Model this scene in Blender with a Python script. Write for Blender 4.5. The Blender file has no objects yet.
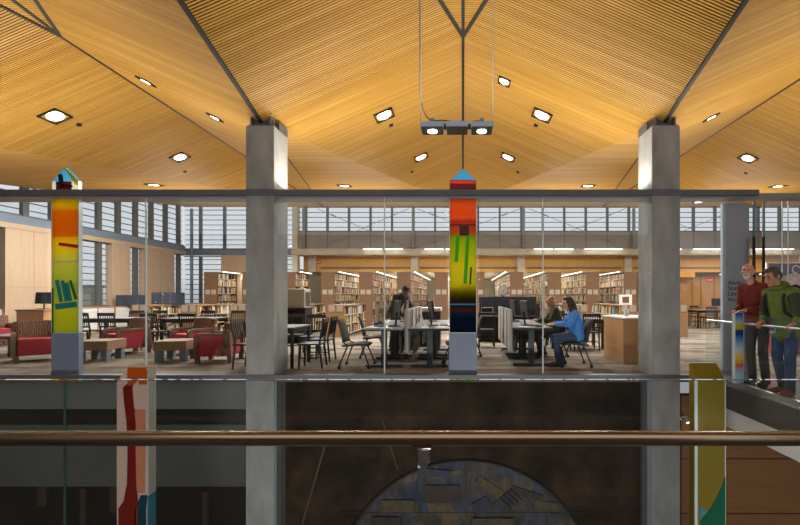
import bpy, bmesh, math, random
from mathutils import Vector, Matrix, Quaternion
random.seed(7)
C = bpy.context.scene.collection
PI = math.pi
F, CXP, HYP, EYE = 420.0, 463.0, 297.0, 1.31      # focal length and axis pixel of the view, eye height

def V(*a): return Vector(a)
def fl(px, py):                                    # floor point seen at a pixel
    s = (py-HYP)/EYE
    return ((px-CXP)/s, F/s)
def at(px, py, Y):                                 # point at depth Y seen at a pixel
    s = F/Y
    return Vector(((px-CXP)/s, Y, EYE-(py-HYP)/s))

# ------------------------------------------------------------------ meshes
class MB:
    def __init__(s): s.bm = bmesh.new()
    def _fin(s, vs, mi):
        if mi:
            for f in {f for v in vs for f in v.link_faces}: f.material_index = mi
    def box(s, c, d, rz=0, b=0, mi=0, rot=None):
        vs = bmesh.ops.create_cube(s.bm, size=1)['verts']
        bmesh.ops.scale(s.bm, vec=d, verts=vs)
        if b:
            es = list({e for v in vs for e in v.link_edges})
            r = bmesh.ops.bevel(s.bm, geom=es, offset=min(b, min(d)*.45), segments=2, affect='EDGES', profile=.7)
            vs = list({v for f in r['faces'] for v in f.verts} | {v for v in vs if v.is_valid})
        m = Matrix.Translation(Vector(c)) @ (rot.to_4x4() if rot else Matrix.Rotation(rz, 4, 'Z'))
        bmesh.ops.transform(s.bm, matrix=m, verts=vs)
        s._fin(vs, mi); return s
    def bx(s, x0, x1, y0, y1, z0, z1, b=0, mi=0):
        return s.box(((x0+x1)/2, (y0+y1)/2, (z0+z1)/2), (abs(x1-x0), abs(y1-y0), abs(z1-z0)), 0, b, mi)
    def cyl(s, p0, p1, r0, r1=None, n=12, mi=0):
        p0, p1 = Vector(p0), Vector(p1); r1 = r0 if r1 is None else r1
        d = p1-p0
        q = d.to_track_quat('Z', 'Y').to_matrix().to_4x4()
        vs = bmesh.ops.create_cone(s.bm, cap_ends=True, segments=n, radius1=max(r0, 1e-5), radius2=max(r1, 1e-5), depth=d.length)['verts']
        bmesh.ops.transform(s.bm, matrix=Matrix.Translation((p0+p1)/2) @ q, verts=vs)
        s._fin(vs, mi); return s
    def sph(s, c, r, rot=None, u=14, v=9, mi=0):
        if not hasattr(r, '__len__'): r = (r, r, r)
        vs = bmesh.ops.create_uvsphere(s.bm, u_segments=u, v_segments=v, radius=1)['verts']
        m = Matrix.Translation(Vector(c)) @ (rot.to_4x4() if rot else Matrix()) @ Matrix.Diagonal((*r, 1))
        bmesh.ops.transform(s.bm, matrix=m, verts=vs)
        s._fin(vs, mi); return s
    def cap(s, p0, p1, r0, r1=None, n=12):
        r1 = r0 if r1 is None else r1
        s.cyl(p0, p1, r0, r1, n); s.sph(p0, r0, None, n, 7); s.sph(p1, r1, None, n, 7); return s
    def tube(s, pts, r, n=8, mi=0):
        for a, b in zip(pts[:-1], pts[1:]): s.cyl(a, b, r, r, n, mi)
        for p in pts[1:-1]: s.sph(p, r, None, n, 6, mi)
        return s
    def prism(s, pts, ax, a0, a1, mi=0):           # outline extruded along axis 0/1/2
        def pt(p, a):
            return (a, p[0], p[1]) if ax == 0 else (p[0], a, p[1]) if ax == 1 else (p[0], p[1], a)
        va = [s.bm.verts.new(pt(p, a0)) for p in pts]; vb = [s.bm.verts.new(pt(p, a1)) for p in pts]
        n = len(pts); fs = [s.bm.faces.new(va), s.bm.faces.new(vb[::-1])]
        for i in range(n): fs.append(s.bm.faces.new((va[i], vb[i], vb[(i+1) % n], va[(i+1) % n])))
        for f in fs: f.material_index = mi
        bmesh.ops.recalc_face_normals(s.bm, faces=fs); return s
    def lathe(s, prof, n=16, c=(0, 0, 0), mi=0):
        rings = [[s.bm.verts.new((c[0]+r*math.cos(2*PI*k/n), c[1]+r*math.sin(2*PI*k/n), c[2]+z)) for k in range(n)] for r, z in prof]
        fs = []
        for a, b in zip(rings[:-1], rings[1:]):
            for k in range(n): fs.append(s.bm.faces.new((a[k], a[(k+1) % n], b[(k+1) % n], b[k])))
        fs += [s.bm.faces.new(rings[0][::-1]), s.bm.faces.new(rings[-1])]
        for f in fs: f.material_index = mi
        return s
    def sheet(s, grid, th=.01):                     # a grid of points thickened along z' (normal)
        rows = [[s.bm.verts.new(p) for p in r] for r in grid]
        fs = []
        for a, b in zip(rows[:-1], rows[1:]):
            for k in range(len(a)-1): fs.append(s.bm.faces.new((a[k], a[k+1], b[k+1], b[k])))
        bmesh.ops.recalc_face_normals(s.bm, faces=fs)
        bmesh.ops.solidify(s.bm, geom=fs, thickness=th)
        return s
    def mesh(s, name):
        me = bpy.data.meshes.new(name); s.bm.to_mesh(me); s.bm.free(); return me
    def build(s, name, mats, parent=None, smooth=False, label=None, loc=None):
        me = s.mesh(name)
        return link(name, me, mats, parent, smooth, label, loc)

def link(name, me, mats, parent=None, smooth=False, label=None, loc=None):
    for m in (mats if isinstance(mats, (list, tuple)) else [mats]): me.materials.append(m)
    if smooth:
        for p in me.polygons: p.use_smooth = True
        if smooth != 'all':
            try: me.set_sharp_from_angle(angle=math.radians(40))
            except Exception: pass
    o = bpy.data.objects.new(name, me); C.objects.link(o)
    if parent: o.parent = parent
    if loc: o.location = loc
    if label: o['label'] = label
    return o
def tag(o, label, cat, group=None):
    o['label'] = label; o['category'] = cat
    if group: o['group'] = group
    return o
def thing(name, label, cat, loc=(0, 0, 0), rz=0, group=None):
    o = bpy.data.objects.new(name, None); C.objects.link(o)
    o.empty_display_size = .1
    o.location = loc; o.rotation_euler = (0, 0, rz)
    return tag(o, label, cat, group)
def struct(o): o['kind'] = 'structure'; return o
def dup(root, loc, rz=0, label=None, group=None):
    r = root.copy(); C.objects.link(r); r.location = loc; r.rotation_euler = (0, 0, rz)
    if label: r['label'] = label
    if group: r['group'] = group
    def rec(a, b):
        for ch in list(a.children):
            c = ch.copy(); C.objects.link(c); c.parent = b; rec(ch, c)
    rec(root, r)
    return r
class Maker:                                       # first call makes the thing, later calls copy it
    def __init__(s, fn): s.fn = fn; s.first = None
    def __call__(s, loc, rz, label, group=None):
        if len(loc) == 2: loc = (loc[0], loc[1], 0)
        if s.first is None:
            s.first = o = s.fn(label); o.location = loc; o.rotation_euler = (0, 0, rz)
            if group: o['group'] = group
            return o
        return dup(s.first, loc, rz, label, group)

# ------------------------------------------------------------------ materials
def newmat(name):
    m = bpy.data.materials.new(name); m.use_nodes = True
    nt = m.node_tree; nt.nodes.clear()
    out = nt.nodes.new('ShaderNodeOutputMaterial')
    return m, nt, out
def nd(nt, t, **kw):
    n = nt.nodes.new(t)
    for k, v in kw.items():
        if k.startswith('i_'): n.inputs[k[2:].replace('_', ' ')].default_value = v
        else: setattr(n, k, v)
    return n
def c4(c): return (c[0], c[1], c[2], 1)
def srgb(r, g, b):
    f = lambda u: (u/255/12.92) if u/255 <= .04045 else ((u/255+.055)/1.055)**2.4
    return (f(r), f(g), f(b))
def ramp(nt, stops, interp='LINEAR'):
    r = nt.nodes.new('ShaderNodeValToRGB'); r.color_ramp.interpolation = interp
    e = r.color_ramp.elements
    while len(e) > 1: e.remove(e[-1])
    e[0].position = stops[0][0]; e[0].color = c4(stops[0][1])
    for p, c in stops[1:]:
        x = e.new(p); x.color = c4(c)
    return r
def mat(name, col, rough=.5, metal=0, var=.12, scale=6, stretch=(1, 1, 1), bump=0, spec=.5, detail=4, sheen=0):
    m, nt, out = newmat(name)
    b = nd(nt, 'ShaderNodeBsdfPrincipled'); nt.links.new(b.outputs[0], out.inputs[0])
    b.inputs['Roughness'].default_value = rough; b.inputs['Metallic'].default_value = metal
    b.inputs['Specular IOR Level'].default_value = spec
    tc = nd(nt, 'ShaderNodeTexCoord'); mp = nd(nt, 'ShaderNodeMapping'); mp.inputs['Scale'].default_value = stretch
    nt.links.new(tc.outputs['Object'], mp.inputs[0])
    n = nd(nt, 'ShaderNodeTexNoise'); n.inputs['Scale'].default_value = scale; n.inputs['Detail'].default_value = detail
    nt.links.new(mp.outputs[0], n.inputs['Vector'])
    lo = tuple(c*(1-var) for c in col); hi = tuple(min(1, c*(1+var)) for c in col)
    r = ramp(nt, [(.3, lo), (.7, hi)])
    nt.links.new(n.outputs[0], r.inputs[0]); nt.links.new(r.outputs[0], b.inputs['Base Color'])
    if bump:
        bp = nd(nt, 'ShaderNodeBump'); bp.inputs['Strength'].default_value = bump; bp.inputs['Distance'].default_value = .01
        nt.links.new(n.outputs[0], bp.inputs['Height']); nt.links.new(bp.outputs[0], b.inputs['Normal'])
    return m
def emit(name, col, st):
    m, nt, out = newmat(name)
    e = nd(nt, 'ShaderNodeEmission'); e.inputs[0].default_value = c4(col); e.inputs[1].default_value = st
    nt.links.new(e.outputs[0], out.inputs[0]); return m
def thin_glass(name, tint=(.93, .96, .95), refl=.06, rough=0.0):
    m, nt, out = newmat(name)
    tr = nd(nt, 'ShaderNodeBsdfTransparent'); tr.inputs[0].default_value = c4(tint)
    g = nd(nt, 'ShaderNodeBsdfGlossy'); g.inputs['Roughness'].default_value = rough
    lw = nd(nt, 'ShaderNodeLayerWeight'); lw.inputs[0].default_value = .5
    pw = nd(nt, 'ShaderNodeMath', operation='POWER'); pw.inputs[1].default_value = 5
    mu = nd(nt, 'ShaderNodeMath', operation='MULTIPLY_ADD'); mu.inputs[1].default_value = .85; mu.inputs[2].default_value = refl
    mu.use_clamp = True
    mx = nd(nt, 'ShaderNodeMixShader')
    nt.links.new(lw.outputs['Facing'], pw.inputs[0]); nt.links.new(pw.outputs[0], mu.inputs[0]); nt.links.new(mu.outputs[0], mx.inputs[0])
    nt.links.new(tr.outputs[0], mx.inputs[1]); nt.links.new(g.outputs[0], mx.inputs[2])
    nt.links.new(mx.outputs[0], out.inputs[0]); return m

M = {}
M['concrete'] = mat('concrete', srgb(144, 145, 144), .8, 0, .24, 3.5, (1, 1, .45), .12, .3, 8)
M['pale_concrete'] = mat('pale_concrete', srgb(190, 180, 165), .8, 0, .1, 3, (1, 1, 1), 0, .3)
M['dark_steel'] = mat('dark_steel', srgb(88, 91, 98), .45, .2, .06, 4)
M['mid_steel'] = mat('mid_steel', srgb(128, 134, 142), .5, .1, .06, 4)
M['blue_steel'] = mat('blue_steel', srgb(118, 132, 152), .5, .1, .06, 4)
M['black_trim'] = mat('black_trim', srgb(20, 17, 13), .6, 0, .1, 4)
M['spandrel'] = mat('spandrel', srgb(146, 143, 140), .6, 0, .05, 1.2)
M['mullion'] = mat('mullion', srgb(92, 92, 92), .6, 0, .05, 3)
M['louvre'] = mat('louvre', srgb(96, 98, 102), .5, .1, .05, 3)
M['oak'] = mat('oak', srgb(178, 132, 88), .5, 0, .12, 5, (12, 12, .8), .02, .35)
M['oak_side'] = mat('oak_side', srgb(142, 112, 84), .5, 0, .14, 5, (1.2, 12, 12), .02, .35)
M['pale_oak'] = mat('pale_oak', srgb(192, 166, 140), .55, 0, .06, 3, (6, 6, .5), 0, .3)
M['amber_oak'] = mat('amber_oak', srgb(196, 148, 84), .5, 0, .1, 3, (9, 9, .5), 0, .3)
M['end_panel'] = mat('end_panel_wood', srgb(122, 92, 68), .5, 0, .12, 4, (9, 9, .7), .02, .3)
M['honey_panel'] = mat('honey_panel_wood', srgb(160, 122, 84), .5, 0, .12, 4, (9, 9, .7), .02, .3)
M['wall_wood'] = mat('wall_wood', srgb(128, 88, 50), .5, 0, .13, 3, (.7, 9, 9), .02, .35)
M['black_wood'] = mat('black_wood', srgb(32, 31, 33), .42, 0, .15, 5, (8, 8, 1), 0, .5)
M['black_plastic'] = mat('black_plastic', srgb(30, 31, 36), .4, 0, .08, 5)
M['screen'] = mat('screen_black', srgb(16, 18, 24), .12, 0, .05, 2)
M['screen_lit'] = emit('lit_screen', srgb(200, 214, 235), .8)
M['navy_box'] = mat('navy_box', srgb(46, 54, 70), .5, 0, .08, 3)
M['graphite'] = mat('graphite_fabric', srgb(68, 65, 62), .85, 0, .2, 60, (1, 1, 1), .1)
M['desk_top'] = mat('desk_top', srgb(140, 140, 150), .32, 0, .05, 3)
M['desk_leg'] = mat('desk_leg', srgb(74, 78, 84), .45, .3, .06, 4)
M['grey_leg'] = mat('grey_leg', srgb(104, 116, 130), .5, .1, .06, 4)
M['panel_fabric'] = mat('panel_fabric', srgb(172, 166, 158), .9, 0, .08, 40)
M['arm_wood'] = mat('arm_wood', srgb(112, 82, 64), .45, 0, .12, 5, (1.2, 12, 12), .02, .4)
M['white'] = mat('white_laminate', srgb(226, 224, 220), .4, 0, .03, 3)
M['white_trim'] = mat('white_painted_beam', srgb(215, 213, 210), .6, 0, .03, 3)
M['beige'] = mat('beige_plastic', srgb(170, 164, 154), .5, 0, .05, 3)
M['red'] = mat('red_upholstery', srgb(166, 46, 58), .75, 0, .1, 30, (1, 1, 1), .05)
M['red_sign'] = mat('red_sign', srgb(208, 30, 36), .5, 0, .03, 3)
M['notice'] = mat('notice', srgb(176, 164, 148), .7, 0, .05, 8)
M['paper'] = mat('paper', srgb(228, 226, 220), .7, 0, .03, 8)
M['chrome'] = mat('chrome', (.75, .73, .7), .2, 1, .04, 3)
M['satin'] = mat('satin_rail', srgb(172, 148, 120), .25, 1, .05, 3, (.3, 30, 30))
M['rail_steel'] = mat('rail_steel', srgb(205, 205, 208), .3, 1, .03, 3)
M['fixture'] = mat('fixture_blue_grey', srgb(180, 196, 216), .5, .1, .04, 3)
M['fixture_dark'] = mat('fixture_dark', srgb(70, 66, 62), .5, .1, .08, 3)
M['cable'] = mat('cable', srgb(84, 78, 70), .6, 0, .03, 3)
M['lamp'] = emit('lamp_glow', (1, .92, .78), 14)
M['strip'] = emit('strip_glow', (1, .93, .80), 9)
M['shelf_strip'] = emit('shelf_strip_glow', (1, .92, .78), 10)
M['case_metal'] = mat('case_metal', srgb(214, 200, 176), .5, 0, .04, 3)
M['glass'] = thin_glass('clear_glass', (.95, .97, .965), .045)
M['front_glass'] = thin_glass('front_glass', (.93, .955, .95), .03)
M['win_glass'] = thin_glass('window_glass', (.97, .98, .985), .03)
M['old_frame'] = mat('old_frame', srgb(64, 52, 42), .4, 0, .15, 2)
M['glass_edge'] = mat('glass_edge', srgb(190, 205, 205), .2, 0, .05, 3)
M['teal_edge'] = mat('teal_glass_edge', srgb(70, 104, 104), .15, 0, .05, 3)
M['polished_edge'] = mat('polished_edge', (.8, .82, .82), .04, 1, .02, 3)
M['slate_base'] = mat('slate_base', srgb(114, 126, 148), .5, .1, .05, 3)
M['sign_grey'] = mat('sign_grey', srgb(140, 144, 150), .45, .2, .08, 1.4)
M['ink'] = mat('ink', srgb(24, 24, 26), .6, 0, .02, 3)
M['tile'] = mat('walkway_tile', srgb(128, 128, 132), .18, 0, .08, 2)
M['fascia'] = mat('fascia', srgb(74, 70, 68), .5, .1, .08, 3)
M['lower_grey'] = mat('lower_grey', srgb(104, 108, 106), .3, 0, .1, 1.5)
M['lower_mid'] = mat('lower_mid', srgb(84, 86, 84), .3, 0, .1, 1.5)
M['lower_dark'] = mat('lower_dark', srgb(36, 31, 27), .3, 0, .2, 1.5)
M['plaster'] = mat('plaster', srgb(205, 196, 182), .8, 0, .04, 2)
M['ground'] = mat('ground_snow', srgb(150, 152, 150), .9, 0, .1, 2)
M['skin'] = mat('skin', srgb(206, 152, 126), .5, 0, .06, 12)
M['skin2'] = mat('skin_tan', srgb(184, 128, 100), .5, 0, .06, 12)
M['skin3'] = mat('skin_dark', srgb(120, 82, 64), .5, 0, .06, 12)
M['maroon'] = mat('maroon_knit', srgb(118, 48, 40), .9, 0, .14, 70, (1, 1, 1), .08)
M['charcoal'] = mat('charcoal_cloth', srgb(62, 64, 66), .9, 0, .12, 60)
M['green'] = mat('green_jacket', srgb(96, 112, 38), .75, 0, .12, 14)
M['dark_green'] = mat('dark_green_cloth', srgb(50, 58, 42), .8, 0, .12, 14)
M['jeans'] = mat('blue_jeans', srgb(58, 76, 108), .9, 0, .22, 9)
M['sky_blue'] = mat('bright_blue_jacket', srgb(72, 146, 226), .75, 0, .1, 16)
M['white_hair'] = mat('white_hair', srgb(206, 200, 194), .8, 0, .1, 60)
M['grey_hair'] = mat('grey_hair', srgb(78, 72, 66), .8, 0, .2, 60)
M['brown_hair'] = mat('brown_hair', srgb(62, 42, 34), .6, 0, .2, 60, (1, 1, .1))
M['shoe_red'] = mat('russet_shoe', srgb(136, 62, 44), .5, 0, .1, 20)
M['shoe_dark'] = mat('dark_shoe', srgb(44, 38, 36), .5, 0, .1, 20)
M['black_cloth'] = mat('black_cloth', srgb(34, 35, 40), .85, 0, .15, 30)
M['lips'] = mat('lips', srgb(158, 92, 82), .5, 0, .04, 12)
M['eye'] = mat('eye_dark', srgb(40, 30, 26), .3, 0, .04, 12)
M['tee'] = mat('pale_grey_cloth', srgb(190, 190, 190), .8, 0, .06, 20)
BOOKCOL = [('dark red', (128, 34, 34)), ('cream', (222, 208, 178)), ('navy blue', (40, 50, 88)), ('tan', (184, 148, 98)),
           ('grey', (140, 138, 134)), ('dark green', (46, 78, 56)), ('white', (234, 230, 222)), ('brown', (96, 66, 46)),
           ('black', (36, 34, 36)), ('orange', (196, 106, 48)), ('light blue', (120, 156, 182)), ('mustard', (196, 160, 60))]
BOOKM = [mat('book_'+n.replace(' ', '_'), srgb(*c), .6, 0, .05, 6) for n, c in BOOKCOL]

# slatted ceiling wood: tone shifts slat by slat
def slat_mat():
    m, nt, out = newmat('ceiling_slats')
    b = nd(nt, 'ShaderNodeBsdfPrincipled'); nt.links.new(b.outputs[0], out.inputs[0])
    b.inputs['Roughness'].default_value = .45; b.inputs['Specular IOR Level'].default_value = .35
    tc = nd(nt, 'ShaderNodeTexCoord'); mp = nd(nt, 'ShaderNodeMapping'); mp.inputs['Scale'].default_value = (.25, 14, .1)
    nt.links.new(tc.outputs['Object'], mp.inputs[0])
    n = nd(nt, 'ShaderNodeTexNoise'); n.inputs['Scale'].default_value = 1.2; n.inputs['Detail'].default_value = 3
    nt.links.new(mp.outputs[0], n.inputs['Vector'])
    r = ramp(nt, [(.3, srgb(184, 138, 60)), (.5, srgb(198, 152, 70)), (.72, srgb(212, 170, 88))])
    nt.links.new(n.outputs[0], r.inputs[0]); nt.links.new(r.outputs[0], b.inputs['Base Color'])
    return m
M['slats'] = slat_mat()
M['slat_back'] = mat('slat_backing', srgb(34, 20, 8), .95, 0, .1, 4)

def carpet_mat():
    m, nt, out = newmat('carpet_planks')
    b = nd(nt, 'ShaderNodeBsdfPrincipled'); nt.links.new(b.outputs[0], out.inputs[0])
    b.inputs['Roughness'].default_value = .95; b.inputs['Specular IOR Level'].default_value = .15
    tc = nd(nt, 'ShaderNodeTexCoord'); mp = nd(nt, 'ShaderNodeMapping'); mp.inputs['Rotation'].default_value = (0, 0, .0)
    nt.links.new(tc.outputs['Object'], mp.inputs[0])
    br = nd(nt, 'ShaderNodeTexBrick'); br.inputs['Scale'].default_value = 1
    br.inputs['Brick Width'].default_value = .9; br.inputs['Row Height'].default_value = .24; br.inputs['Mortar Size'].default_value = .002
    br.inputs['Color1'].default_value = c4(srgb(144, 132, 118)); br.inputs['Color2'].default_value = c4(srgb(90, 82, 74))
    br.inputs['Mortar'].default_value = c4(srgb(100, 88, 76))
    nt.links.new(mp.outputs[0], br.inputs['Vector'])
    n = nd(nt, 'ShaderNodeTexNoise'); n.inputs['Scale'].default_value = 9; n.inputs['Detail'].default_value = 6
    mp2 = nd(nt, 'ShaderNodeMapping'); mp2.inputs['Scale'].default_value = (.5, 3, 1)
    nt.links.new(tc.outputs['Object'], mp2.inputs[0]); nt.links.new(mp2.outputs[0], n.inputs['Vector'])
    mx = nd(nt, 'ShaderNodeMix', data_type='RGBA', blend_type='OVERLAY'); mx.inputs[0].default_value = .55
    nt.links.new(br.outputs[0], mx.inputs[6]); nt.links.new(n.outputs[0], mx.inputs[7])
    nt.links.new(mx.outputs[2], b.inputs['Base Color'])
    return m
M['carpet'] = carpet_mat()

def weave_mat():                                   # brown patterned upholstery
    m, nt, out = newmat('brown_weave')
    b = nd(nt, 'ShaderNodeBsdfPrincipled'); nt.links.new(b.outputs[0], out.inputs[0])
    b.inputs['Roughness'].default_value = .9
    tc = nd(nt, 'ShaderNodeTexCoord')
    w = nd(nt, 'ShaderNodeTexWave'); w.inputs['Scale'].default_value = 9; w.inputs['Distortion'].default_value = 6; w.inputs['Detail Scale'].default_value = 2
    nt.links.new(tc.outputs['Object'], w.inputs['Vector'])
    r = ramp(nt, [(.2, srgb(86, 62, 52)), (.6, srgb(112, 84, 70)), (.85, srgb(160, 124, 96))])
    nt.links.new(w.outputs[0], r.inputs[0]); nt.links.new(r.outputs[0], b.inputs['Base Color'])
    return m
M['weave'] = weave_mat()

def art_glass(name, z0, z1, stops, interp='LINEAR', grain=18, trans=.72, wob=.02):
    """coloured cast glass: bands by height, with wobbling borders and seeds (bubbles)"""
    m, nt, out = newmat(name)
    tc = nd(nt, 'ShaderNodeTexCoord'); sp = nd(nt, 'ShaderNodeSeparateXYZ'); nt.links.new(tc.outputs['Object'], sp.inputs[0])
    n = nd(nt, 'ShaderNodeTexNoise'); n.inputs['Scale'].default_value = 5; n.inputs['Detail'].default_value = 5
    nt.links.new(tc.outputs['Object'], n.inputs['Vector'])
    mr = nd(nt, 'ShaderNodeMapRange'); mr.inputs[1].default_value = z0; mr.inputs[2].default_value = z1
    nt.links.new(sp.outputs[2], mr.inputs[0])
    ma = nd(nt, 'ShaderNodeMath', operation='MULTIPLY_ADD'); ma.inputs[1].default_value = wob*2; nt.links.new(n.outputs[0], ma.inputs[0])
    su = nd(nt, 'ShaderNodeMath', operation='SUBTRACT'); su.inputs[1].default_value = wob; nt.links.new(mr.outputs[0], su.inputs[0])
    nt.links.new(su.outputs[0], ma.inputs[2])
    r = ramp(nt, [(p, srgb(*c)) for p, c in stops], interp); nt.links.new(ma.outputs[0], r.inputs[0])
    vo = nd(nt, 'ShaderNodeTexVoronoi'); vo.inputs['Scale'].default_value = grain; nt.links.new(tc.outputs['Object'], vo.inputs['Vector'])
    r2 = ramp(nt, [(.06, (.45, .4, .3)), (.16, (1, 1, 1))]); nt.links.new(vo.outputs[0], r2.inputs[0])
    mx = nd(nt, 'ShaderNodeMix', data_type='RGBA', blend_type='MULTIPLY'); mx.inputs[0].default_value = .4
    nt.links.new(r.outputs[0], mx.inputs[6]); nt.links.new(r2.outputs[0], mx.inputs[7])
    b = nd(nt, 'ShaderNodeBsdfPrincipled'); b.inputs['Roughness'].default_value = .08
    tl = nd(nt, 'ShaderNodeBsdfTranslucent'); ms = nd(nt, 'ShaderNodeMixShader'); ms.inputs[0].default_value = trans
    nt.links.new(mx.outputs[2], b.inputs['Base Color']); nt.links.new(mx.outputs[2], tl.inputs[0])
    nt.links.new(b.outputs[0], ms.inputs[1]); nt.links.new(tl.outputs[0], ms.inputs[2]); nt.links.new(ms.outputs[0], out.inputs[0])
    return m
def plain_glass_col(name, rgb, trans=.55): return art_glass(name, 0, 1, [(0, rgb), (1, rgb)], 'LINEAR', 26, trans)
# ================================================================== CEILING
KZ, PZ, YG, YB, HB = 4.25, 5.72, 7.1, 20.5, 3.4
SL = (PZ-KZ)/HB; SE = (PZ-KZ)/(YB-YG); SA = .305; YS = -.3; SF = (KZ+SA*(YG-YS)-PZ)/(YG-YS)
PITCH, SW, SD = .036, .0175, .011
def facet(poly, zf, y_lo=None):
    vs, fs = [], []
    ys = [p[1] for p in poly]; y0, y1 = min(ys), max(ys)
    def span(y):
        xs = []
        for (ax, ay), (bx_, by) in zip(poly, poly[1:]+poly[:1]):
            if abs(ay-by) < 1e-9: continue
            t = (y-ay)/(by-ay)
            if -1e-9 <= t <= 1+1e-9: xs.append(ax+t*(bx_-ax))
        return (min(xs), max(xs)) if len(xs) > 1 else None
    k = math.ceil((y0-YG)/PITCH-1e-6)
    while YG+k*PITCH+SW < y1+1e-6:
        ya = YG+k*PITCH; yb = ya+SW; k += 1
        sa, sb = span(ya), span(yb)
        if not sa or not sb or sa[1]-sa[0] < .03 and sb[1]-sb[0] < .03: continue
        i = len(vs)
        for (y, s) in ((ya, sa), (yb, sb)):
            for x in s:
                vs.append((x, y, zf(x, y))); vs.append((x, y, zf(x, y)+SD))
        # a0:0,1  a1:2,3  b0:4,5  b1:6,7
        fs += [(i, i+2, i+6, i+4), (i, i+1, i+3, i+2), (i+4, i+6, i+7, i+5), (i+1, i+5, i+7, i+3)]
    me = bpy.data.meshes.new('ceiling'); me.from_pydata(vs, [], fs); me.update()
    struct(link('ceiling', me, M['slats']))
    me = bpy.data.meshes.new('ceiling'); me.from_pydata([(x, y, zf(x, y)+SD+.006) for x, y in poly], [], [list(range(len(poly)))])
    struct(link('ceiling', me, M['slat_back']))
zB = lambda Xp, x, y: PZ-SL*abs(x-Xp)
zE = lambda y: KZ+SE*(y-YG)
zA = lambda Xp, x, y: PZ-SL*abs(x-Xp)+SA*(YG-y)
zF = lambda y: PZ+SF*(YG-y)
PEAKS = (-13.6, -6.8, 0, 6.8, 13.6)
for Xp in PEAKS:
    for sg in (-1, 1):
        if abs(Xp+sg*HB) > 14 and abs(Xp) > 13 and (sg > 0) == (Xp > 0) and Xp < 0: continue
        k = (Xp+sg*HB, YG); p = (Xp, YG); n = (Xp, YB)
        if Xp < -13 and sg > 0:
            facet([k, p, n], lambda x, y: zE(y)-.1*max(0, -10.2-.2537*(y-YG)-x)); facet([k, p, (Xp+sg*HB, YS)], lambda x, y, X=Xp: zA(X, x, y)); continue
        facet([k, p, n], lambda x, y, X=Xp: zB(X, x, y))
        facet([k, p, (Xp+sg*HB, YS)], lambda x, y, X=Xp: zA(X, x, y))
    facet([(Xp, YG), (Xp-HB, YS), (Xp+HB, YS)], lambda x, y: zF(y))
for Xk in (-10.2, -3.4, 3.4, 10.2, 17):
    facet([(Xk, YG), (Xk-HB, YB), (Xk+HB, YB)], lambda x, y: zE(y))
def seam(p0, p1, w, h=.06):
    p0, p1 = Vector(p0), Vector(p1); d = p1-p0
    rot = d.to_track_quat('Y', 'Z').to_matrix()
    mb = MB(); mb.box((p0+p1)/2, (w, d.length, h), rot=rot)
    struct(mb.build('ceiling_trim', M['black_trim']))
for Xp in (-6.8, 0, 6.8):
    seam((Xp, YG, PZ+.012), (Xp, YB, PZ+.012), .05)
    seam((Xp, YG, PZ+.012), (Xp, YS, zF(YS)+.012), .05)
    for sg in (-1, 1): seam((Xp, YG, PZ+.012), (Xp+sg*HB, YS, zF(YS)+.012), .06)
for Xk in (-10.2, -3.4, 3.4, 10.2):
    seam((Xk, YG, KZ+.015), (Xk, YS, KZ+SA*(YG-YS)+.015), .06)
    for sg in ((1,) if Xk > 0 else (-1,)) if abs(Xk) < 4 else (): seam((Xk, YG, KZ+.022), (Xk+sg*HB, YB, PZ+.022), .022)
# ================================================================== SHELL
def sbox(name, x0, x1, y0, y1, z0, z1, m, b=0):
    mb = MB(); mb.bx(x0, x1, y0, y1, z0, z1, b); return struct(mb.build(name, m))
XL, XR = -13.6, 17.0
sbox('floor', XL, XR, 7.06, 32, -.12, 0, M['carpet'])
mb = MB(); mb.bx(XL, 3.94, 6.98, 7.4, -.075, -.012); mb.bx(XL, 3.94, 6.98, 7.12, -.012, .012)
struct(mb.build('trim_1', M['dark_steel']))
# walkway along the right side of the atrium
sbox('floor_walkway', 3.94, 10, -4, 7.055, -.08, 0, M['tile'])
mb = MB(); mb.bx(3.90, 3.94, -4, 6.97, -.34, .0); struct(mb.build('trim_2', M['fascia']))
mb = MB(); mb.bx(3.93, 4.2, -4, 6.97, -.62, -.345); struct(mb.build('trim_3', M['white_trim']))
sbox('floor_near', XL, 3.9, -6, 1.33, -.3, 0, M['fascia'])
sbox('floor_lower', XL, XR, -6, 9, -4.3, -4.1, M['tile'])
# lower storey, facing the atrium
mb = MB()
mb.bx(3.7, XR, 7.12, 7.3, -4.1, -.36)
for z in (-.36, -.62, -1.42, -2.34, -3.3): pass
struct(mb.build('wall_lower_right', M['wall_wood']))
mb = MB()
for z in (-1.43, -2.36, -3.3): mb.bx(3.7, XR, 7.112, 7.125, z-.008, z+.008)
struct(mb.build('trim_4', M['black_trim']))
def wall_panel(name, z0, z1, y, m): sbox(name, XL, -3.6, y, y+.1, z0, z1, m)
wall_panel('wall_lower_left', -.6, -.08, 7.16, M['lower_grey'])
wall_panel('wall_lower_left', -.88, -.6, 7.5, M['lower_dark'])
wall_panel('wall_lower_left', -1.94, -.88, 7.2, M['lower_mid'])
wall_panel('wall_lower_left', -4.1, -1.94, 7.3, M['lower_dark'])
sbox('ceiling_lower', XL, -3.6, 7.2, 7.6, -.88, -.6, M['lower_dark'])
mb = MB()
for x, z0, z1 in ((-6.6, -4.1, -2.0), (-5.5, -4.1, -1.95), (-4.5, -4.1, -2.05), (-8.2, -4.1, -2)): mb.bx(x, x+.09, 7.24, 7.3, z0, z1)
struct(mb.build('trim_5', M['old_frame']))
mb = MB(); mb.bx(-7.35, -7.2, 7.25, 7.3, -2.3, -1.96); mb.bx(-6.1, -5.75, 7.25, 7.3, -2.42, -1.96); struct(mb.build('trim_6', M['old_frame']))
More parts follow.
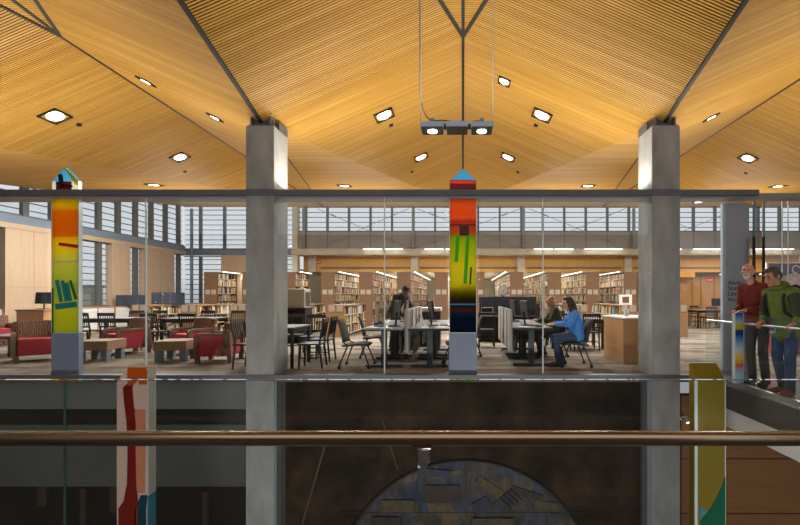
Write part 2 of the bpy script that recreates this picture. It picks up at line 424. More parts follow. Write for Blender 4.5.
# mural between the columns: bronze wall with a half disc of collaged plates
sbox('wall_lower_centre', -3.14, 3.14, 7.22, 7.3, -4.1, -.08, M['fascia'])
def bronze_mat():
    m, nt, out = newmat('mural_bronze')
    b = nd(nt, 'ShaderNodeBsdfPrincipled'); nt.links.new(b.outputs[0], out.inputs[0])
    b.inputs['Roughness'].default_value = .7; b.inputs['Specular IOR Level'].default_value = .12
    tc = nd(nt, 'ShaderNodeTexCoord'); n = nd(nt, 'ShaderNodeTexNoise'); n.inputs['Scale'].default_value = 1.3; n.inputs['Detail'].default_value = 9; n.inputs['Roughness'].default_value = .66
    nt.links.new(tc.outputs['Object'], n.inputs['Vector'])
    r = ramp(nt, [(.3, srgb(18, 14, 11)), (.46, srgb(38, 30, 23)), (.6, srgb(56, 43, 31)), (.76, srgb(84, 62, 43))])
    nt.links.new(n.outputs[0], r.inputs[0]); nt.links.new(r.outputs[0], b.inputs['Base Color'])
    bp = nd(nt, 'ShaderNodeBump'); bp.inputs['Strength'].default_value = .3; nt.links.new(n.outputs[0], bp.inputs['Height']); nt.links.new(bp.outputs[0], b.inputs['Normal'])
    return m
def collage_mat():
    m, nt, out = newmat('mural_collage')
    b = nd(nt, 'ShaderNodeBsdfPrincipled'); nt.links.new(b.outputs[0], out.inputs[0]); b.inputs['Roughness'].default_value = .5
    tc = nd(nt, 'ShaderNodeTexCoord')
    mp = nd(nt, 'ShaderNodeMapping'); mp.inputs['Scale'].default_value = (1, .02, 1.6); mp.inputs['Rotation'].default_value = (0, .35, 0)
    nt.links.new(tc.outputs['Object'], mp.inputs[0])
    v = nd(nt, 'ShaderNodeTexVoronoi', distance='CHEBYCHEV'); v.inputs['Scale'].default_value = 2.6; nt.links.new(mp.outputs[0], v.inputs['Vector'])
    hs = nd(nt, 'ShaderNodeSeparateColor'); nt.links.new(v.outputs['Color'], hs.inputs[0])
    r = ramp(nt, [(0, srgb(26, 34, 62)), (.22, srgb(46, 42, 54)), (.42, srgb(62, 56, 44)), (.6, srgb(32, 44, 70)), (.78, srgb(84, 70, 46)), (1, srgb(38, 30, 36))])
    nt.links.new(hs.outputs[0], r.inputs[0])
    v2 = nd(nt, 'ShaderNodeTexVoronoi', distance='CHEBYCHEV'); v2.inputs['Scale'].default_value = 14
    mp2 = nd(nt, 'ShaderNodeMapping'); mp2.inputs['Scale'].default_value = (1, .02, .4); mp2.inputs['Rotation'].default_value = (0, -.6, 0)
    nt.links.new(tc.outputs['Object'], mp2.inputs[0]); nt.links.new(mp2.outputs[0], v2.inputs['Vector'])
    n = nd(nt, 'ShaderNodeTexNoise'); n.inputs['Scale'].default_value = 9; n.inputs['Detail'].default_value = 8; nt.links.new(tc.outputs['Object'], n.inputs['Vector'])
    mx = nd(nt, 'ShaderNodeMix', data_type='RGBA', blend_type='OVERLAY'); mx.inputs[0].default_value = .6
    h2 = nd(nt, 'ShaderNodeSeparateColor'); nt.links.new(v2.outputs['Color'], h2.inputs[0])
    r2 = ramp(nt, [(0, (.12, .12, .12)), (1, (.8, .8, .8))]); nt.links.new(h2.outputs[0], r2.inputs[0])
    nt.links.new(r.outputs[0], mx.inputs[6]); nt.links.new(r2.outputs[0], mx.inputs[7])
    m2 = nd(nt, 'ShaderNodeMix', data_type='RGBA', blend_type='OVERLAY'); m2.inputs[0].default_value = .7
    nt.links.new(mx.outputs[2], m2.inputs[6]); nt.links.new(n.outputs[0], m2.inputs[7])
    nt.links.new(m2.outputs[2], b.inputs['Base Color'])
    return m
mur = thing('mural', 'huge dark bronze mural with patchwork half disc below the library floor', 'mural', (0, 7.2, -4.1))
mb = MB(); mb.bx(-3.03, 3.03, -.03, .02, 0, 4.02); mb.build('bronze_field', bronze_mat(), mur)
R = 2.17; cz = 4.1+1.31-(594-HYP)/60; n = 64
pts = [(.05+R*math.cos(PI*k/n), cz+R*math.sin(PI*k/n)) for k in range(n+1)]
pts = [(x, max(z, 0.02)) for x, z in pts]
mb = MB(); mb.prism(pts, 1, -.07, -.025); mb.build('half_disc', collage_mat(), mur, label='half disc of blue, ochre and violet plates')
mb = MB()
for k in range(n):
    a, b_ = pts[k], pts[k+1]; mb.cyl((a[0], -.07, a[1]), (b_[0], -.07, b_[1]), .022, n=6)
mb.build('rim', M['black_trim'], mur)
mb = MB(); mb.bx(.045, .055, -.078, -.07, .02, cz+R); mb.bx(-2.05, 2.15, -.078, -.07, cz+1.29, cz+1.30)
mb.build('joint', M['black_trim'], mur)
PM = [mat('plate_ochre', srgb(70, 60, 42), .5, .1, .3, 9), mat('plate_slate', srgb(40, 46, 62), .5, .1, .3, 9), mat('plate_umber', srgb(46, 36, 32), .5, .1, .3, 9)]
for i, (x, z, ang, l, w) in enumerate(((.45, 1.72, .6, .5, .16), (.75, 1.52, -.7, .45, .2), (1.08, 1.62, .3, .55, .12), (1.4, 1.42, .15, .4, .14), (.32, 1.42, -.5, .3, .22), (-.35, 1.62, 0, .6, .3), (-1.1, 1.42, 0, .55, .2), (-.45, 1.98, .1, .5, .12), (-1.3, 1.12, 0, .5, .24), (.5, 1.12, 0, .7, .2))):
    mb = MB(); mb.box((x, -.085-.004*i, cz+z), (l, .02, w), rot=Matrix.Rotation(ang, 3, 'Y')); mb.build('relief_plate', PM[i % 3], mur)
for k in range(4):
    mb = MB(); mb.box((.72+.06*k, -.13, cz+1.48+.045*k), (.26, .02, .018), rot=Matrix.Rotation(.75, 3, 'Y')); mb.build('relief_bar', M['black_trim'], mur)
mb = MB()
mb.box((-2.55, -.034, 2.2), (.03, .01, 1.7), rot=Matrix.Rotation(.28, 3, 'Y')); mb.build('scored_line', mat('scored', srgb(66, 56, 46), .6), mur)
mb = MB(); mb.box((-1.25, -.034, 2.9), (.018, .01, .9), rot=Matrix.Rotation(-.3, 3, 'Y'))
mb.build('scored_line', mat('scored', srgb(66, 56, 46), .6), mur)
for sg in (-1, 1):
    sbox('trim_7', sg*3.14-.06, sg*3.14+.02, 7.02, 7.3, -4.1, -.08, M['mid_steel'])
# columns
for sg, lab in ((-1, 'square concrete column left of the mural, beside the side armchair'), (1, 'square concrete column right of the mural, beside the yellow foreground post')):
    col = thing('concrete_column', lab, 'column', (sg*3.385, 7.275, -4.1))
    mb = MB(); mb.box((0, 0, 4.135), (.47, .55, 8.27), b=.012); mb.build('shaft', M['concrete'], col)
    mb = MB(); mb.bx(-.235, .235, -.277, -.26, 4.055, 4.07); mb.build('pour_joint', M['fascia'], col)
    mb = MB()
    mb.bx(-.17, .17, -.2, -.17, 8.27, 8.42); mb.bx(-.17, -.14, -.26, .1, 8.27, 8.42); mb.bx(.14, .17, -.26, .1, 8.27, 8.42)
    mb.bx(-.2, .2, -.27, .2, 8.265, 8.285); mb.bx(-sg*.23-.014, -sg*.23+.014, -.1, .25, 8.27, 8.4); mb.cyl((-.08, -.2, 8.34), (-.08, -.215, 8.34), .02); mb.cyl((.08, -.2, 8.34), (.08, -.215, 8.34), .02)
    mb.build('bracket', M['dark_steel'], col)
# top rail over the glass wall
def rail_piece(x0, x1):
    mb = MB(); mb.bx(x0, x1, 6.985, 7.4, 3.0, 3.1, .006); struct(mb.build('trim_8', M['dark_steel']))
    mb = MB(); mb.bx(x0, x1, 7.03, 7.38, 2.975, 2.998); struct(mb.build('trim_9', M['spandrel']))  # paler strip paints the floor's reflection into the rail underside
rail_piece(XL, -3.16); rail_piece(-3.145, 3.145); rail_piece(3.16, 4.93)
mb = MB(); mb.bx(4.93, 12, 7.15, 7.4, 3.0, 3.08, .006); struct(mb.build('trim_8', M['mid_steel']))
# glass wall panes
wn = 0
def pane(x0, x1, y=7.065, z0=.012, z1=2.975, edge=None, th=.012):
    global wn; wn += 1
    mb = MB(); mb.bx(x0+.004, x1-.004, y, y+th, z0, z1)
    o = struct(mb.build('window_%d' % wn, M['glass']))
    if edge:
        ew = edge if edge < 1 else .01
        mb = MB(); mb.bx(x1-ew, x1+ew, y-.004, y+th+.004, z0, z1); e = mb.build('joint', M['glass_edge'], o); e['kind'] = 'structure'
for x0, x1, e in ((-13.5, -9.9, 1), (-9.9, -7.0, 0), (-6.44, -5.335, 1), (-5.335, -3.62, 0), (-3.14, -1.32, 1), (-1.32, -.27, 0), (.27, 1.345, 1), (1.345, 3.14, 0), (3.63, 4.42, 0)):
    pane(x0, x1, edge=e)
pane(5.25, 5.55, 7.3, edge=.005); pane(5.55, 5.655, 7.3, edge=.005); pane(5.655, 8.2, 7.3, edge=.012); pane(8.2, 11, 7.3)
# ------------------------------------------------------------------ back wall
def window_band(x0, x1, Y, z0, z1, mx, first, lz, name, along='x', X=0, mw=.09, md=.16, lth=.03):
    """frame, mullions, sun-louvre blades and panes; along x at depth Y, or along y at X"""
    t = bpy.data.objects.new(name, None); C.objects.link(t); struct(t)
    def bb(mb, a0, a1, d0, d1, c0, c1):
        if along == 'x': mb.bx(a0, a1, Y+d0, Y+d1, c0, c1)
        else: mb.bx(X-d0, X-d1, a0, a1, c0, c1)
    mb = MB(); k = math.ceil((x0-first)/mx)
    while first+k*mx < x1:
        p = first+k*mx; bb(mb, p-mw/2, p+mw/2, -md/2, md/2, z0, z1); k += 1
    bb(mb, x0, x1, -.04, .04, z0, z0+.06); bb(mb, x0, x1, -.04, .04, z1-.04, z1)
    o = mb.build('window_frame', M['mullion'], t); struct(o)
    mb = MB(); z = z0+lz
    while z < z1-.05:
        bb(mb, x0, x1, .05, .085, z-lth/2, z+lth/2); z += lz
    struct(mb.build('louvre', M['louvre'], t))
    mb = MB(); bb(mb, x0, x1, 0, .01, z0, z1); struct(mb.build('pane', M['win_glass'], t))
window_band(-8.05, 16.9, 20.5, 4.48, 5.75, 1.05, -2.41, .243, 'window_20')
window_band(XL, -8.05, 20.5, 3.62, 5.75, 1.17, -12.8, .243, 'window_21')
window_band(XL, -11.75, 20.5, .95, 3.3, 1.17, -12.8, .243, 'window_22')
window_band(-10.4, -8.32, 20.5, .95, 3.3, 1.17, -12.8, .243, 'window_23')
sbox('wall_back', -8.05, XR, 20.47, 20.75, 3.66, 4.48, M['spandrel'])
mb = MB()
k = -5
while -2.41+1.05*k < 16.9:
    x = -2.41+1.05*k; mb.bx(x-.012, x+.012, 20.455, 20.475, 3.66, 4.48); k += 1
struct(mb.build('trim_10', M['mullion']))
sbox('wall_back', -8.3, XR, 20.3, 21.3, 3.36, 3.655, M['pale_concrete'])
sbox('wall_back', XL, -8.3, 20.4, 20.62, 3.34, 3.62, M['blue_steel'])
sbox('wall_back', -11.75, -10.4, 20.4, 20.6, 0, 3.34, M['pale_oak'])
sbox('wall_back', XL, -11.75, 20.45, 20.6, 0, .95, M['plaster']); sbox('wall_back', -10.4, -8.3, 20.45, 20.6, 0, .95, M['plaster'])
sbox('wall_back', -8.3, -8.05, 20.4, 20.75, 0, 5.75, M['plaster']); sbox('wall_back', -8.3, -8.05, 20.75, 32, 0, 2.7, M['plaster'])
sbox('wall_soffit', -8.05, XR, 21.2, 21.5, 2.57, 3.36, M['amber_oak'])
mb = MB()
for c in (-2.41, 2.93, -7.55, 8.3, 13.6): mb.bx(c-.2, c+.16, 21.05, 21.2, 2.57, 3.36)
struct(mb.build('trim_11', M['pale_concrete']))
for gx0, gx1 in ((-7.2, -2.65), (-2.2, 2.7), (3.2, 8.0), (8.6, 13)):
    mb = MB(); mb.bx(gx0, gx1, 21.19, 21.2, 2.72, 2.83)
    o = struct(mb.build('trim_12', M['fascia']))
    mb = MB(); x = gx0+.03
    while x < gx1: mb.bx(x, x+.02, 21.175, 21.19, 2.72, 2.83); x += .09
    struct(mb.build('grille', M['amber_oak'], o))
sbox('ceiling_low', -8.05, XR, 21.3, 32, 2.57, 2.7, M['plaster'])
sbox('wall_far', -8.05, XR, 31, 31.2, 0, 2.57, M['plaster'])
mb = MB()
mb.bx(10.6, XR, 21.9, 22.1, 0, 2.57); struct(mb.build('wall_wood_right', M['honey_panel']))
mb = MB()
for x in (11.3, 11.95, 12.4, 13.1, 14): mb.bx(x-.02, x+.02, 21.88, 21.9, 0, 2.57)
struct(mb.build('trim_13', M['end_panel']))
sbox('trim_14', 9.0, 11.6, 21.0, 21.18, 2.3, 2.57, M['amber_oak'])
# ------------------------------------------------------------------ left wall
window_band(7.4, 20.4, 0, 3.78, 5.75, .88, 15.66, .243, 'window_24', 'y', XL, .19, .12)
sbox('wall_left', XL-.15, XL+.12, 7.4, 20.4, 3.52, 3.78, M['blue_steel'])
sbox('wall_left', XL-.15, XL+.16, 7.4, 20.4, 3.36, 3.52, M['pale_oak'])
for y0, y1 in ((12.35, 14.0), (16.1, 17.0), (17.75, 19.6)):
    sbox('wall_left', XL-.1, XL+.14, y0, y1, 0, 3.36, M['pale_oak'])
mb = MB()
for y0, y1 in ((12.35, 14.0), (16.1, 17.0), (17.75, 19.6)):
    mb.bx(XL+.135, XL+.145, y0, y1, 1.6, 1.61); mb.bx(XL+.135, XL+.145, (y0+y1)/2-.004, (y0+y1)/2+.004, 0, 3.36)
struct(mb.build('trim_15', M['oak']))
for i, (y0, y1) in enumerate(((7.4, 12.35), (14.0, 16.1), (17.0, 17.75), (19.6, 20.4))):
    window_band(y0, y1, 0, .95, 3.36, .88, 15.66, .243, 'window_%d' % (25+i), 'y', XL, .19, .12)
    sbox('wall_left', XL-.1, XL+.05, y0, y1, 0, .95, M['plaster'])
sbox('wall_left', XL-.15, XL, -6, 7.4, -4.1, 6.8, M['plaster'])
sbox('wall_right', XR, XR+.15, -6, 20.75, -4.1, 6.8, M['plaster']); sbox('wall_right', XR, XR+.15, 20.75, 32, 0, 2.7, M['plaster'])
sbox('wall_rear', XL, 10, -6.2, -6, -4.1, 4.3, M['wall_wood'])  # unseen wall, added and raised to hold back sky light from behind
sbox('ground_outside', -60, 60, 20.8, 80, -.3, -.2, M['ground'])
sbox('ground_outside', -60, XL-.2, -10, 20.8, -.3, -.2, M['ground'])
shed = thing('utility_cabinet', 'beige utility cabinet standing outside the left window', 'cabinet', (-17.9, 20.2, -.2))
mb = MB(); mb.box((0, 0, 1.0), (.66, .6, 2.0), b=.03); mb.build('body', M['beige'], shed)
mb = MB(); mb.box((0, 0, 2.04), (.8, .74, .09), b=.02); mb.build('cap', M['mid_steel'], shed)
mb = MB(); mb.bx(-.27, .27, -.315, -.3, .2, 1.7); mb.build('door', M['plaster'], shed)
# steel posts and bracing before the clerestory
pole = Maker(lambda lab: None)
def steel_post(lab):
    t = thing('steel_post', lab, 'post', (0, 0, 0))
    mb = MB(); mb.cyl((0, 0, 0), (0, 0, 1.95), .075, n=16); mb.build('shaft', M['mid_steel'], t)
    mb = MB(); mb.cyl((0, 0, 0), (0, 0, .03), .14, n=16); mb.build('base_plate', M['dark_steel'], t)
    return t
mk = Maker(steel_post)
for x, lab in ((-7.72, 'grey steel post before the clerestory, just right of the left concrete column'), (-2.41, 'grey steel post before the clerestory, left of the middle glass totem'),
               (2.93, 'grey steel post before the clerestory, right of the middle glass totem'), (8.28, 'grey steel post before the clerestory, hidden edge beside the right concrete column'),
               (13.6, 'grey steel post before the clerestory, behind the glass doors')):
    mk((x, 20.36, 3.655), 0, lab)
mb = MB(); mb.cyl((0, 0, 0), (0, 0, 5.55), .07, n=14)
tag(mb.build('steel_post', M['blue_steel'], None, True, loc=(-13.05, 20.2, 0)), 'tall blue grey steel post in the far left window corner', 'post')
names = ['left', 'centre', 'right', 'far right']
for i, (a, b_) in enumerate(((-7.0, -2.6), (-2.2, 2.75), (3.2, 7.8), (8.6, 13.2))):
    for j, (z0, z1) in enumerate(((5.55, 3.68), (3.68, 5.55))):
        t = thing('cross_brace', '%s rod of the steel cross brace in the %s clerestory bay' % (('falling', 'rising')[j], names[i]), 'brace', (0, 20.2-.05*j, 0), 0)
        mb = MB(); mb.cyl((a, 0, z0), (b_, 0, z1), .014, n=8); mb.build('rod', M['mid_steel'], t)
        for p, q in (((a, 0, z0), (b_, 0, z1)), ((b_, 0, z1), (a, 0, z0))):
            mb = MB(); d = (Vector(q)-Vector(p)).normalized(); mb.cyl(Vector(p)+d*.7, Vector(p)+d*.95, .03, n=8)
            mb.build('turnbuckle', M['mid_steel'], t)
# ================================================================== LAMPS
def hit(px, py, n, d):                              # view ray through a pixel meets the plane n.p = d
    o = Vector((0, 0, EYE)); r = Vector(((px-CXP)/F, 1, -(py-HYP)/F))
    return o + r*((d-n.dot(o))/n.dot(r))
def plB(Xp, sg): # z = PZ - SL*sg*(x-Xp)
    n = Vector((SL*sg, 0, 1)); return n, PZ+SL*sg*Xp
def plE(): n = Vector((0, -SE, 1)); return n, KZ-SE*YG
def downlight(lab):
    t = thing('recessed_downlight', lab, 'ceiling light')
    mb = MB(); mb.bx(-.2, .2, -.2, -.17, -.03, .045); mb.bx(-.2, .2, .17, .2, -.03, .045); mb.bx(-.2, -.17, -.2, .2, -.03, .045); mb.bx(.17, .2, -.2, .2, -.03, .045)
    mb.build('trim_frame', M['black_trim'], t)
    mb = MB(); mb.bx(-.17, .17, -.17, .17, .02, .04); mb.build('housing', M['fixture_dark'], t)
    mb = MB(); mb.cyl((0, 0, -.02), (0, 0, .02), .135, n=24); mb.build('lamp', M['lamp'], t)
    return t
mkd = Maker(downlight)
DL = [('B', 0, -1, 384, 115, 'square recessed downlight left of the hanging twin spotlight'),
      ('B', 0, -1, 421, 157, 'square recessed downlight low on the ceiling, left of the middle glass totem'),
      ('B', 0, 1, 542, 115, 'square recessed downlight right of the hanging twin spotlight'),
      ('B', 0, 1, 508, 157, 'square recessed downlight low on the ceiling, right of the middle glass totem'),
      ('B', -6.8, -1, 55, 116, 'big square recessed downlight at the far left of the ceiling'),
      ('B', -6.8, -1, 180, 157, 'square recessed downlight above the left glass totem, nearer the column'),
      ('B', -6.8, 1, 215, 117, 'narrow foreshortened downlight just left of the left column head'),
      ('B', -6.8, 1, 146, 81, 'narrow foreshortened downlight high up, left ceiling slope'),
      ('B', 6.8, -1, 711, 117, 'narrow foreshortened downlight just right of the right column head'),
      ('B', 6.8, 1, 748, 158, 'square recessed downlight at far right, above the sign panel'),
      ('B', 0, 1, 504.5, 81, 'downlight high up, right of the central ceiling seam'),
      ('E', 0, 0, 344.5, 185.5, 'flat downlight just above the glass rail, right of the left column'),
      ('E', 0, 0, 154, 184.5, 'flat downlight just above the glass rail, left of the left column'),
      ('E', 0, 0, 588, 185.5, 'flat downlight just above the glass rail, left of the right column'),
      ('E', 0, 0, 778, 186, 'flat downlight just above the glass rail at the far right edge'),
      ('E', 0, 0, 237, 201, 'small flat downlight seen under the rail beside the left column'),
      ('E', 0, 0, 698, 202, 'small flat downlight seen under the rail beside the right column')]
for kind, Xp, sg, px, py, lab in DL:
    n, d = plB(Xp, sg) if kind == 'B' else plE()
    p = hit(px, py, n, d)
    o = mkd(p, 0, lab, 'recessed ceiling downlights')
    if px in (146, 504.5, 215, 711): o.scale = (.6, .6, 1)
    o.rotation_euler = n.normalized().to_track_quat('Z', 'Y').to_euler() if False else (math.atan2(SE, 1), 0, 0) if kind == 'E' else (0, math.atan2(SL*sg, 1), 0)
mb = MB(); mb.cyl((0, 0, -.025), (0, 0, .02), .045, .06, n=14)
spr = mb.build('ceiling_detector', M['black_trim'])
for i, (Xp, sg, px, py, lab) in enumerate(((-6.8, -1, 79, 124.5, 'small dark ceiling dot beside the far left downlight'), (0, -1, 391, 125, 'small dark ceiling dot below the downlight left of the spotlights'),
        (0, 1, 536, 125, 'small dark ceiling dot below the downlight right of the spotlights'), (-6.8, -1, 185, 171.5, 'small dark ceiling dot above the glass rail, left part'),
        (0, -1, 412, 171.5, 'small dark ceiling dot left of the middle totem point'), (0, 1, 518, 172, 'small dark ceiling dot right of the middle totem point'), (6.8, 1, 746, 173, 'small dark ceiling dot above the sign panel'))):
    o = spr if i == 0 else spr.copy()
    if i: C.objects.link(o)
    o.location = hit(px, py, *plB(Xp, sg)); o.rotation_euler = (0, math.atan2(SL*sg, 1), 0); tag(o, lab, 'detector', 'ceiling detectors')
def strip_light(lab):
    t = thing('mounted_strip_light', lab, 'ceiling light')
    mb = MB(); mb.bx(-.45, .45, -.03, .03, 0, .035, .005); mb.bx(-.03, .03, -.02, .16, .03, .06); mb.build('housing', M['white'], t)
    mb = MB(); mb.bx(-.44, .44, -.028, .028, -.02, .002); mb.build('lamp', M['strip'], t)
    return t
mks = Maker(strip_light)
ords = ['first', 'second', 'third', 'fourth', 'fifth', 'sixth', 'seventh', 'eighth', 'ninth', 'tenth', 'eleventh', 'twelfth']
for i, px in enumerate((372.5, 393.5, 434, 455, 543.5, 564, 594, 613, 672, 703, 722, 765, 784)):
    p = at(px, 251.5, 20.14)
    mks((p.x, 20.14, 3.61), 0, 'glowing linear light on the back beam, %s from the left' % (ords+['last'])[i], 'linear lights on the back beam')
# twin spotlight hanging in the atrium
pen = thing('hanging_twin_spotlight', 'blue grey twin spotlight bar hung on thin cables below the ceiling peak', 'spotlight', (0, 4.67, 3.21))
def px_(p): return (p-CXP)/90
for a, b_ in ((420, 443.5), (471, 493.5)):
    x0, x1 = px_(a), px_(b_)
    mb = MB(); mb.bx(x0, x1, 0, .23, 0, .055, .006); h = mb.build('lamp_head', M['fixture'], pen)
    mb = MB(); mb.bx(x0+.012, x1-.012, .01, .22, -.012, 0); mb.build('bezel', M['fixture_dark'], h)
    xc = (x0+x1)/2
    mb = MB(); mb.cyl((xc, .115, -.018), (xc, .115, -.011), .054, n=24); mb.build('lamp', M['lamp'], h)
    mb = MB(); mb.cyl((xc, .1, .05), (xc, .1, .12), .026, n=12); mb.cyl((xc, .1, .12), (xc, .1, .13), .018, n=12); mb.build('cable_gland', M['mid_steel'], h)
mb = MB(); mb.bx(px_(446), px_(468), 0, .22, 0, .06, .006); h = mb.build('ballast_box', M['fixture'], pen)
mb = MB(); mb.bx(px_(446.5), px_(467.5), .005, .215, -.014, .002); mb.build('ballast_underside', M['fixture_dark'], h)
for a, b_ in ((443, 447), (467, 472)):
    mb = MB(); mb.bx(px_(a), px_(b_), .05, .07, -.01, .045); mb.build('link_bar', M['fixture_dark'], pen)
zt = zF(4.67)-3.21
for p in (420.5, 493): 
    mb = MB(); mb.cyl((px_(p), .02, .03), (px_(p), .02, zt), .0045, n=6); mb.build('suspension_cable', M['mid_steel'], pen)
mb = MB(); pts = [(px_(419.6), .03, zt), (px_(419.8), .03, .42), (px_(420.5), .03, .3), (px_(422.5), .04, .2), (px_(426), .06, .13), (px_(430), .08, .1)]
mb.tube(pts, .008, 8); mb.build('power_cord', M['cable'], pen)
mb = MB(); pts = [(px_(433), .1, .1), (px_(440), .1, .108), (px_(450), .1, .1), (px_(456), .1, .07)]
mb.tube(pts, .007, 8); mb.build('jumper_cable', M['cable'], pen); mb = MB(); mb.tube([(px_(479), .1, .105), (px_(475), .1, .09), (px_(472), .09, .05)], .007, 8); mb.build('jumper_cable', M['cable'], pen)
# area lights: uplights on the rail, inside the hall, in the atrium and the low stacks
def area(name, loc, rot, sx, sy, e, col=(1, .84, .6)):
    l = bpy.data.lights.new(name, 'AREA'); l.shape = 'RECTANGLE'; l.size = sx; l.size_y = sy; l.energy = e; l.color = col
    o = bpy.data.objects.new(name, l); C.objects.link(o); o.location = loc; o.rotation_euler = rot; return o
UP = (PI, 0, 0)
for x in (-10.2, -6.8, -4.6, 0, 4.6, 6.8): pass
for x, w in ((-8.6, 8.5), (0, 5.8), (7.5, 7)):
    area('rail_uplight', (x, 7.3, 3.13), UP, w, .12, 25*w, (1, .91, .76))
for x in (-10, -3.4, 3.4, 10):
    area('hall_uplight', (x, 15.5, 3.3), UP, 3, 3, 150, (1, .96, .9))
for x in (-6.8, 0, 6.8):
    area('atrium_uplight', (x, 4.2, 3.3), UP, 2.2, .2, 60, (1, .91, .76))
for x in (-10, -5, 0, 5, 10): area('hall_downlight', (x, 13, 4.6), (0, 0, 0), 2.5, 2.5, 520, (1, .96, .91))
for x in (-5, 0, 5, 10): area('stack_light', (x, 25, 2.55), (0, 0, 0), 3, 5, 170, (1, .88, .70))
area('lobby_fill', (0, 1.0, -1.9), (PI*.5, 0, 0), 12, .5, 270, (1, .95, .88))  # unseen panel added to brighten the lower columns and mural
for x in (-2.98, 2.98, -3.8, 3.8): area('column_uplight', (x, 7.32, 3.13), (PI, (-.5 if abs(x) < 3.4 else .5)*(1 if x > 0 else -1), 0), .2, .2, 16, (1, .93, .8))
area('stack_light', (13, 19, 3.3), (0, 0, 0), 4, 2, 220, (1, .80, .55))
# ================================================================== GLASS TOTEMS
def totem(x, lab, panel_mat, house_mats):
    t = thing('glass_totem', lab, 'art glass', (x, 7.2, 0))
    k = 1/59.0; Z = lambda py: EYE-(py-HYP)/58.5
    mb = MB(); mb.bx(-.235, .235, -.055, .03, 0, Z(333)); mb.build('base_box', M['slate_base'], t)
    mb = MB(); mb.bx(-.225, .225, -.05, .01, Z(333), Z(190.5)); p = mb.build('glass_panel', panel_mat, t)
    mb = MB()
    for s in (-1, 1): mb.bx(s*.225, s*.235, -.055, .015, Z(333), Z(190.5))
    mb.bx(-.235, .235, -.055, .055, Z(333), Z(333)+.012); mb.build('edge_trim', M['glass_edge'], t)
    return t, p, Z
post1 = art_glass('totem_yellow', 0.69, 3.13, [(0, (178, 186, 50)), (.2, (196, 200, 60)), (.3, (170, 190, 86)), (.42, (196, 206, 90)), (.5, (206, 210, 120)), (.58, (226, 214, 40)), (.665, (236, 208, 24)), (.68, (222, 138, 18)), (.85, (232, 150, 14)), (.87, (240, 200, 10)), (.9, (240, 220, 20)), (1, (246, 226, 30))], 'LINEAR', 20)
post2 = art_glass('totem_orange', 0.69, 3.13, [(0, (18, 40, 62)), (.1, (16, 40, 66)), (.17, (34, 72, 108)), (.2, (60, 50, 50)), (.24, (66, 60, 20)), (.28, (120, 110, 20)), (.34, (206, 200, 50)), (.46, (214, 206, 60)), (.52, (204, 206, 40)), (.66, (170, 196, 30)), (.685, (150, 170, 30)), (.7, (214, 104, 22)), (.78, (186, 78, 16)), (.8, (236, 124, 18)), (.93, (244, 130, 22)), (.96, (232, 104, 22)), (1, (160, 54, 18))], 'LINEAR', 20)
g_blue = plain_glass_col('glass_aqua', (96, 176, 206)); g_red = plain_glass_col('glass_red', (206, 44, 24)); g_dark = plain_glass_col('glass_smoke', (44, 44, 60))
g_teal = plain_glass_col('glass_teal', (24, 128, 122), .1); g_green = plain_glass_col('glass_green', (70, 176, 40), .1); g_yel = plain_glass_col('glass_yellow', (240, 226, 20)); g_dgreen = plain_glass_col('glass_deep_green', (18, 92, 66), .1)
g_clear = plain_glass_col('glass_milky', (210, 214, 206)); g_rust = plain_glass_col('glass_rust', (180, 70, 20)); g_brown = plain_glass_col('glass_brown', (104, 44, 14)); g_navy = plain_glass_col('glass_navy', (20, 44, 82))
t1, p1, Z = totem(-6.77, 'glass totem with yellow and orange bands and a house shaped tip, left', post1, None)
def house(t, Z, base_py, sh_py, tip_py, m_low, m_top):
    mb = MB(); mb.bx(-.225, .225, -.05, .01, Z(base_py), Z(sh_py)); a = mb.build('tip_block', m_low, t)
    mb = MB(); mb.prism([(-.225, Z(sh_py)), (.225, Z(sh_py)), (0, Z(tip_py))], 1, -.05, .01); b_ = mb.build('tip_gable', m_top, t)
    return a, b_
a, g = house(t1, Z, 190.5, 181.5, 167.5, g_clear, g_blue)
mb = MB(); mb.bx(-.15, .11, -.06, -.05, Z(190), Z(182)); mb.build('red_square', g_red, t1)
mb = MB(); mb.box((-.06, -.065, Z(181.5)), (.06, .02, .22), rot=Matrix.Rotation(-.15, 3, 'Y')); mb.box((0, -.066, Z(185.5)), (.26, .02, .03), rot=Matrix.Rotation(.2, 3, 'Y')); mb.build('smoke_stroke', g_dark, t1)
mb = MB(); mb.prism([(.225, Z(182)), (.225, Z(186)), (.19, Z(186)), (-.02, Z(168.6)), (0, Z(167.5))], 1, -.056, -.048); mb.build('yellow_edge', g_yel, t1)
mb = MB(); mb.box((.06, -.055, Z(245.5)), (.33, .015, .055), rot=Matrix.Rotation(.14, 3, 'Y')); mb.build('red_bar', g_red, t1)
mb = MB()
for x, py, l in ((-.1, 291, .38), (-.01, 291, .36), (.06, 292, .32)): mb.box((x, -.056, Z(py)), (.055, .016, l), rot=Matrix.Rotation(-.2, 3, 'Y'))
mb.box((.02, -.058, Z(305.5)), (.36, .016, .1), rot=Matrix.Rotation(-.12, 3, 'Y')); mb.build('teal_block', g_teal, t1)
mb = MB(); mb.box((.14, -.057, Z(290)), (.035, .014, .34), rot=Matrix.Rotation(-.3, 3, 'Y')); mb.bx(-.225, -.2, -.056, -.05, Z(333), Z(288)); mb.build('deep_green_stroke', g_dgreen, t1)
mb = MB(); mb.bx(-.2, .225, -.054, -.05, Z(262), Z(261.3)); mb.build('seam', g_clear, t1); mb = MB(); mb.bx(-.2, .225, -.054, -.05, Z(284.5), Z(283.8)); mb.build('seam', g_clear, t1)
t2, p2, Z = totem(0.0, 'glass totem with orange, yellow and navy bands and aqua gable tip, middle', post2, None)
house(t2, Z, 190.5, 180.5, 169, g_rust, g_blue)
mb = MB(); mb.bx(-.225, .225, -.056, -.05, Z(190), Z(184)); mb.build('red_band', g_red, t2)
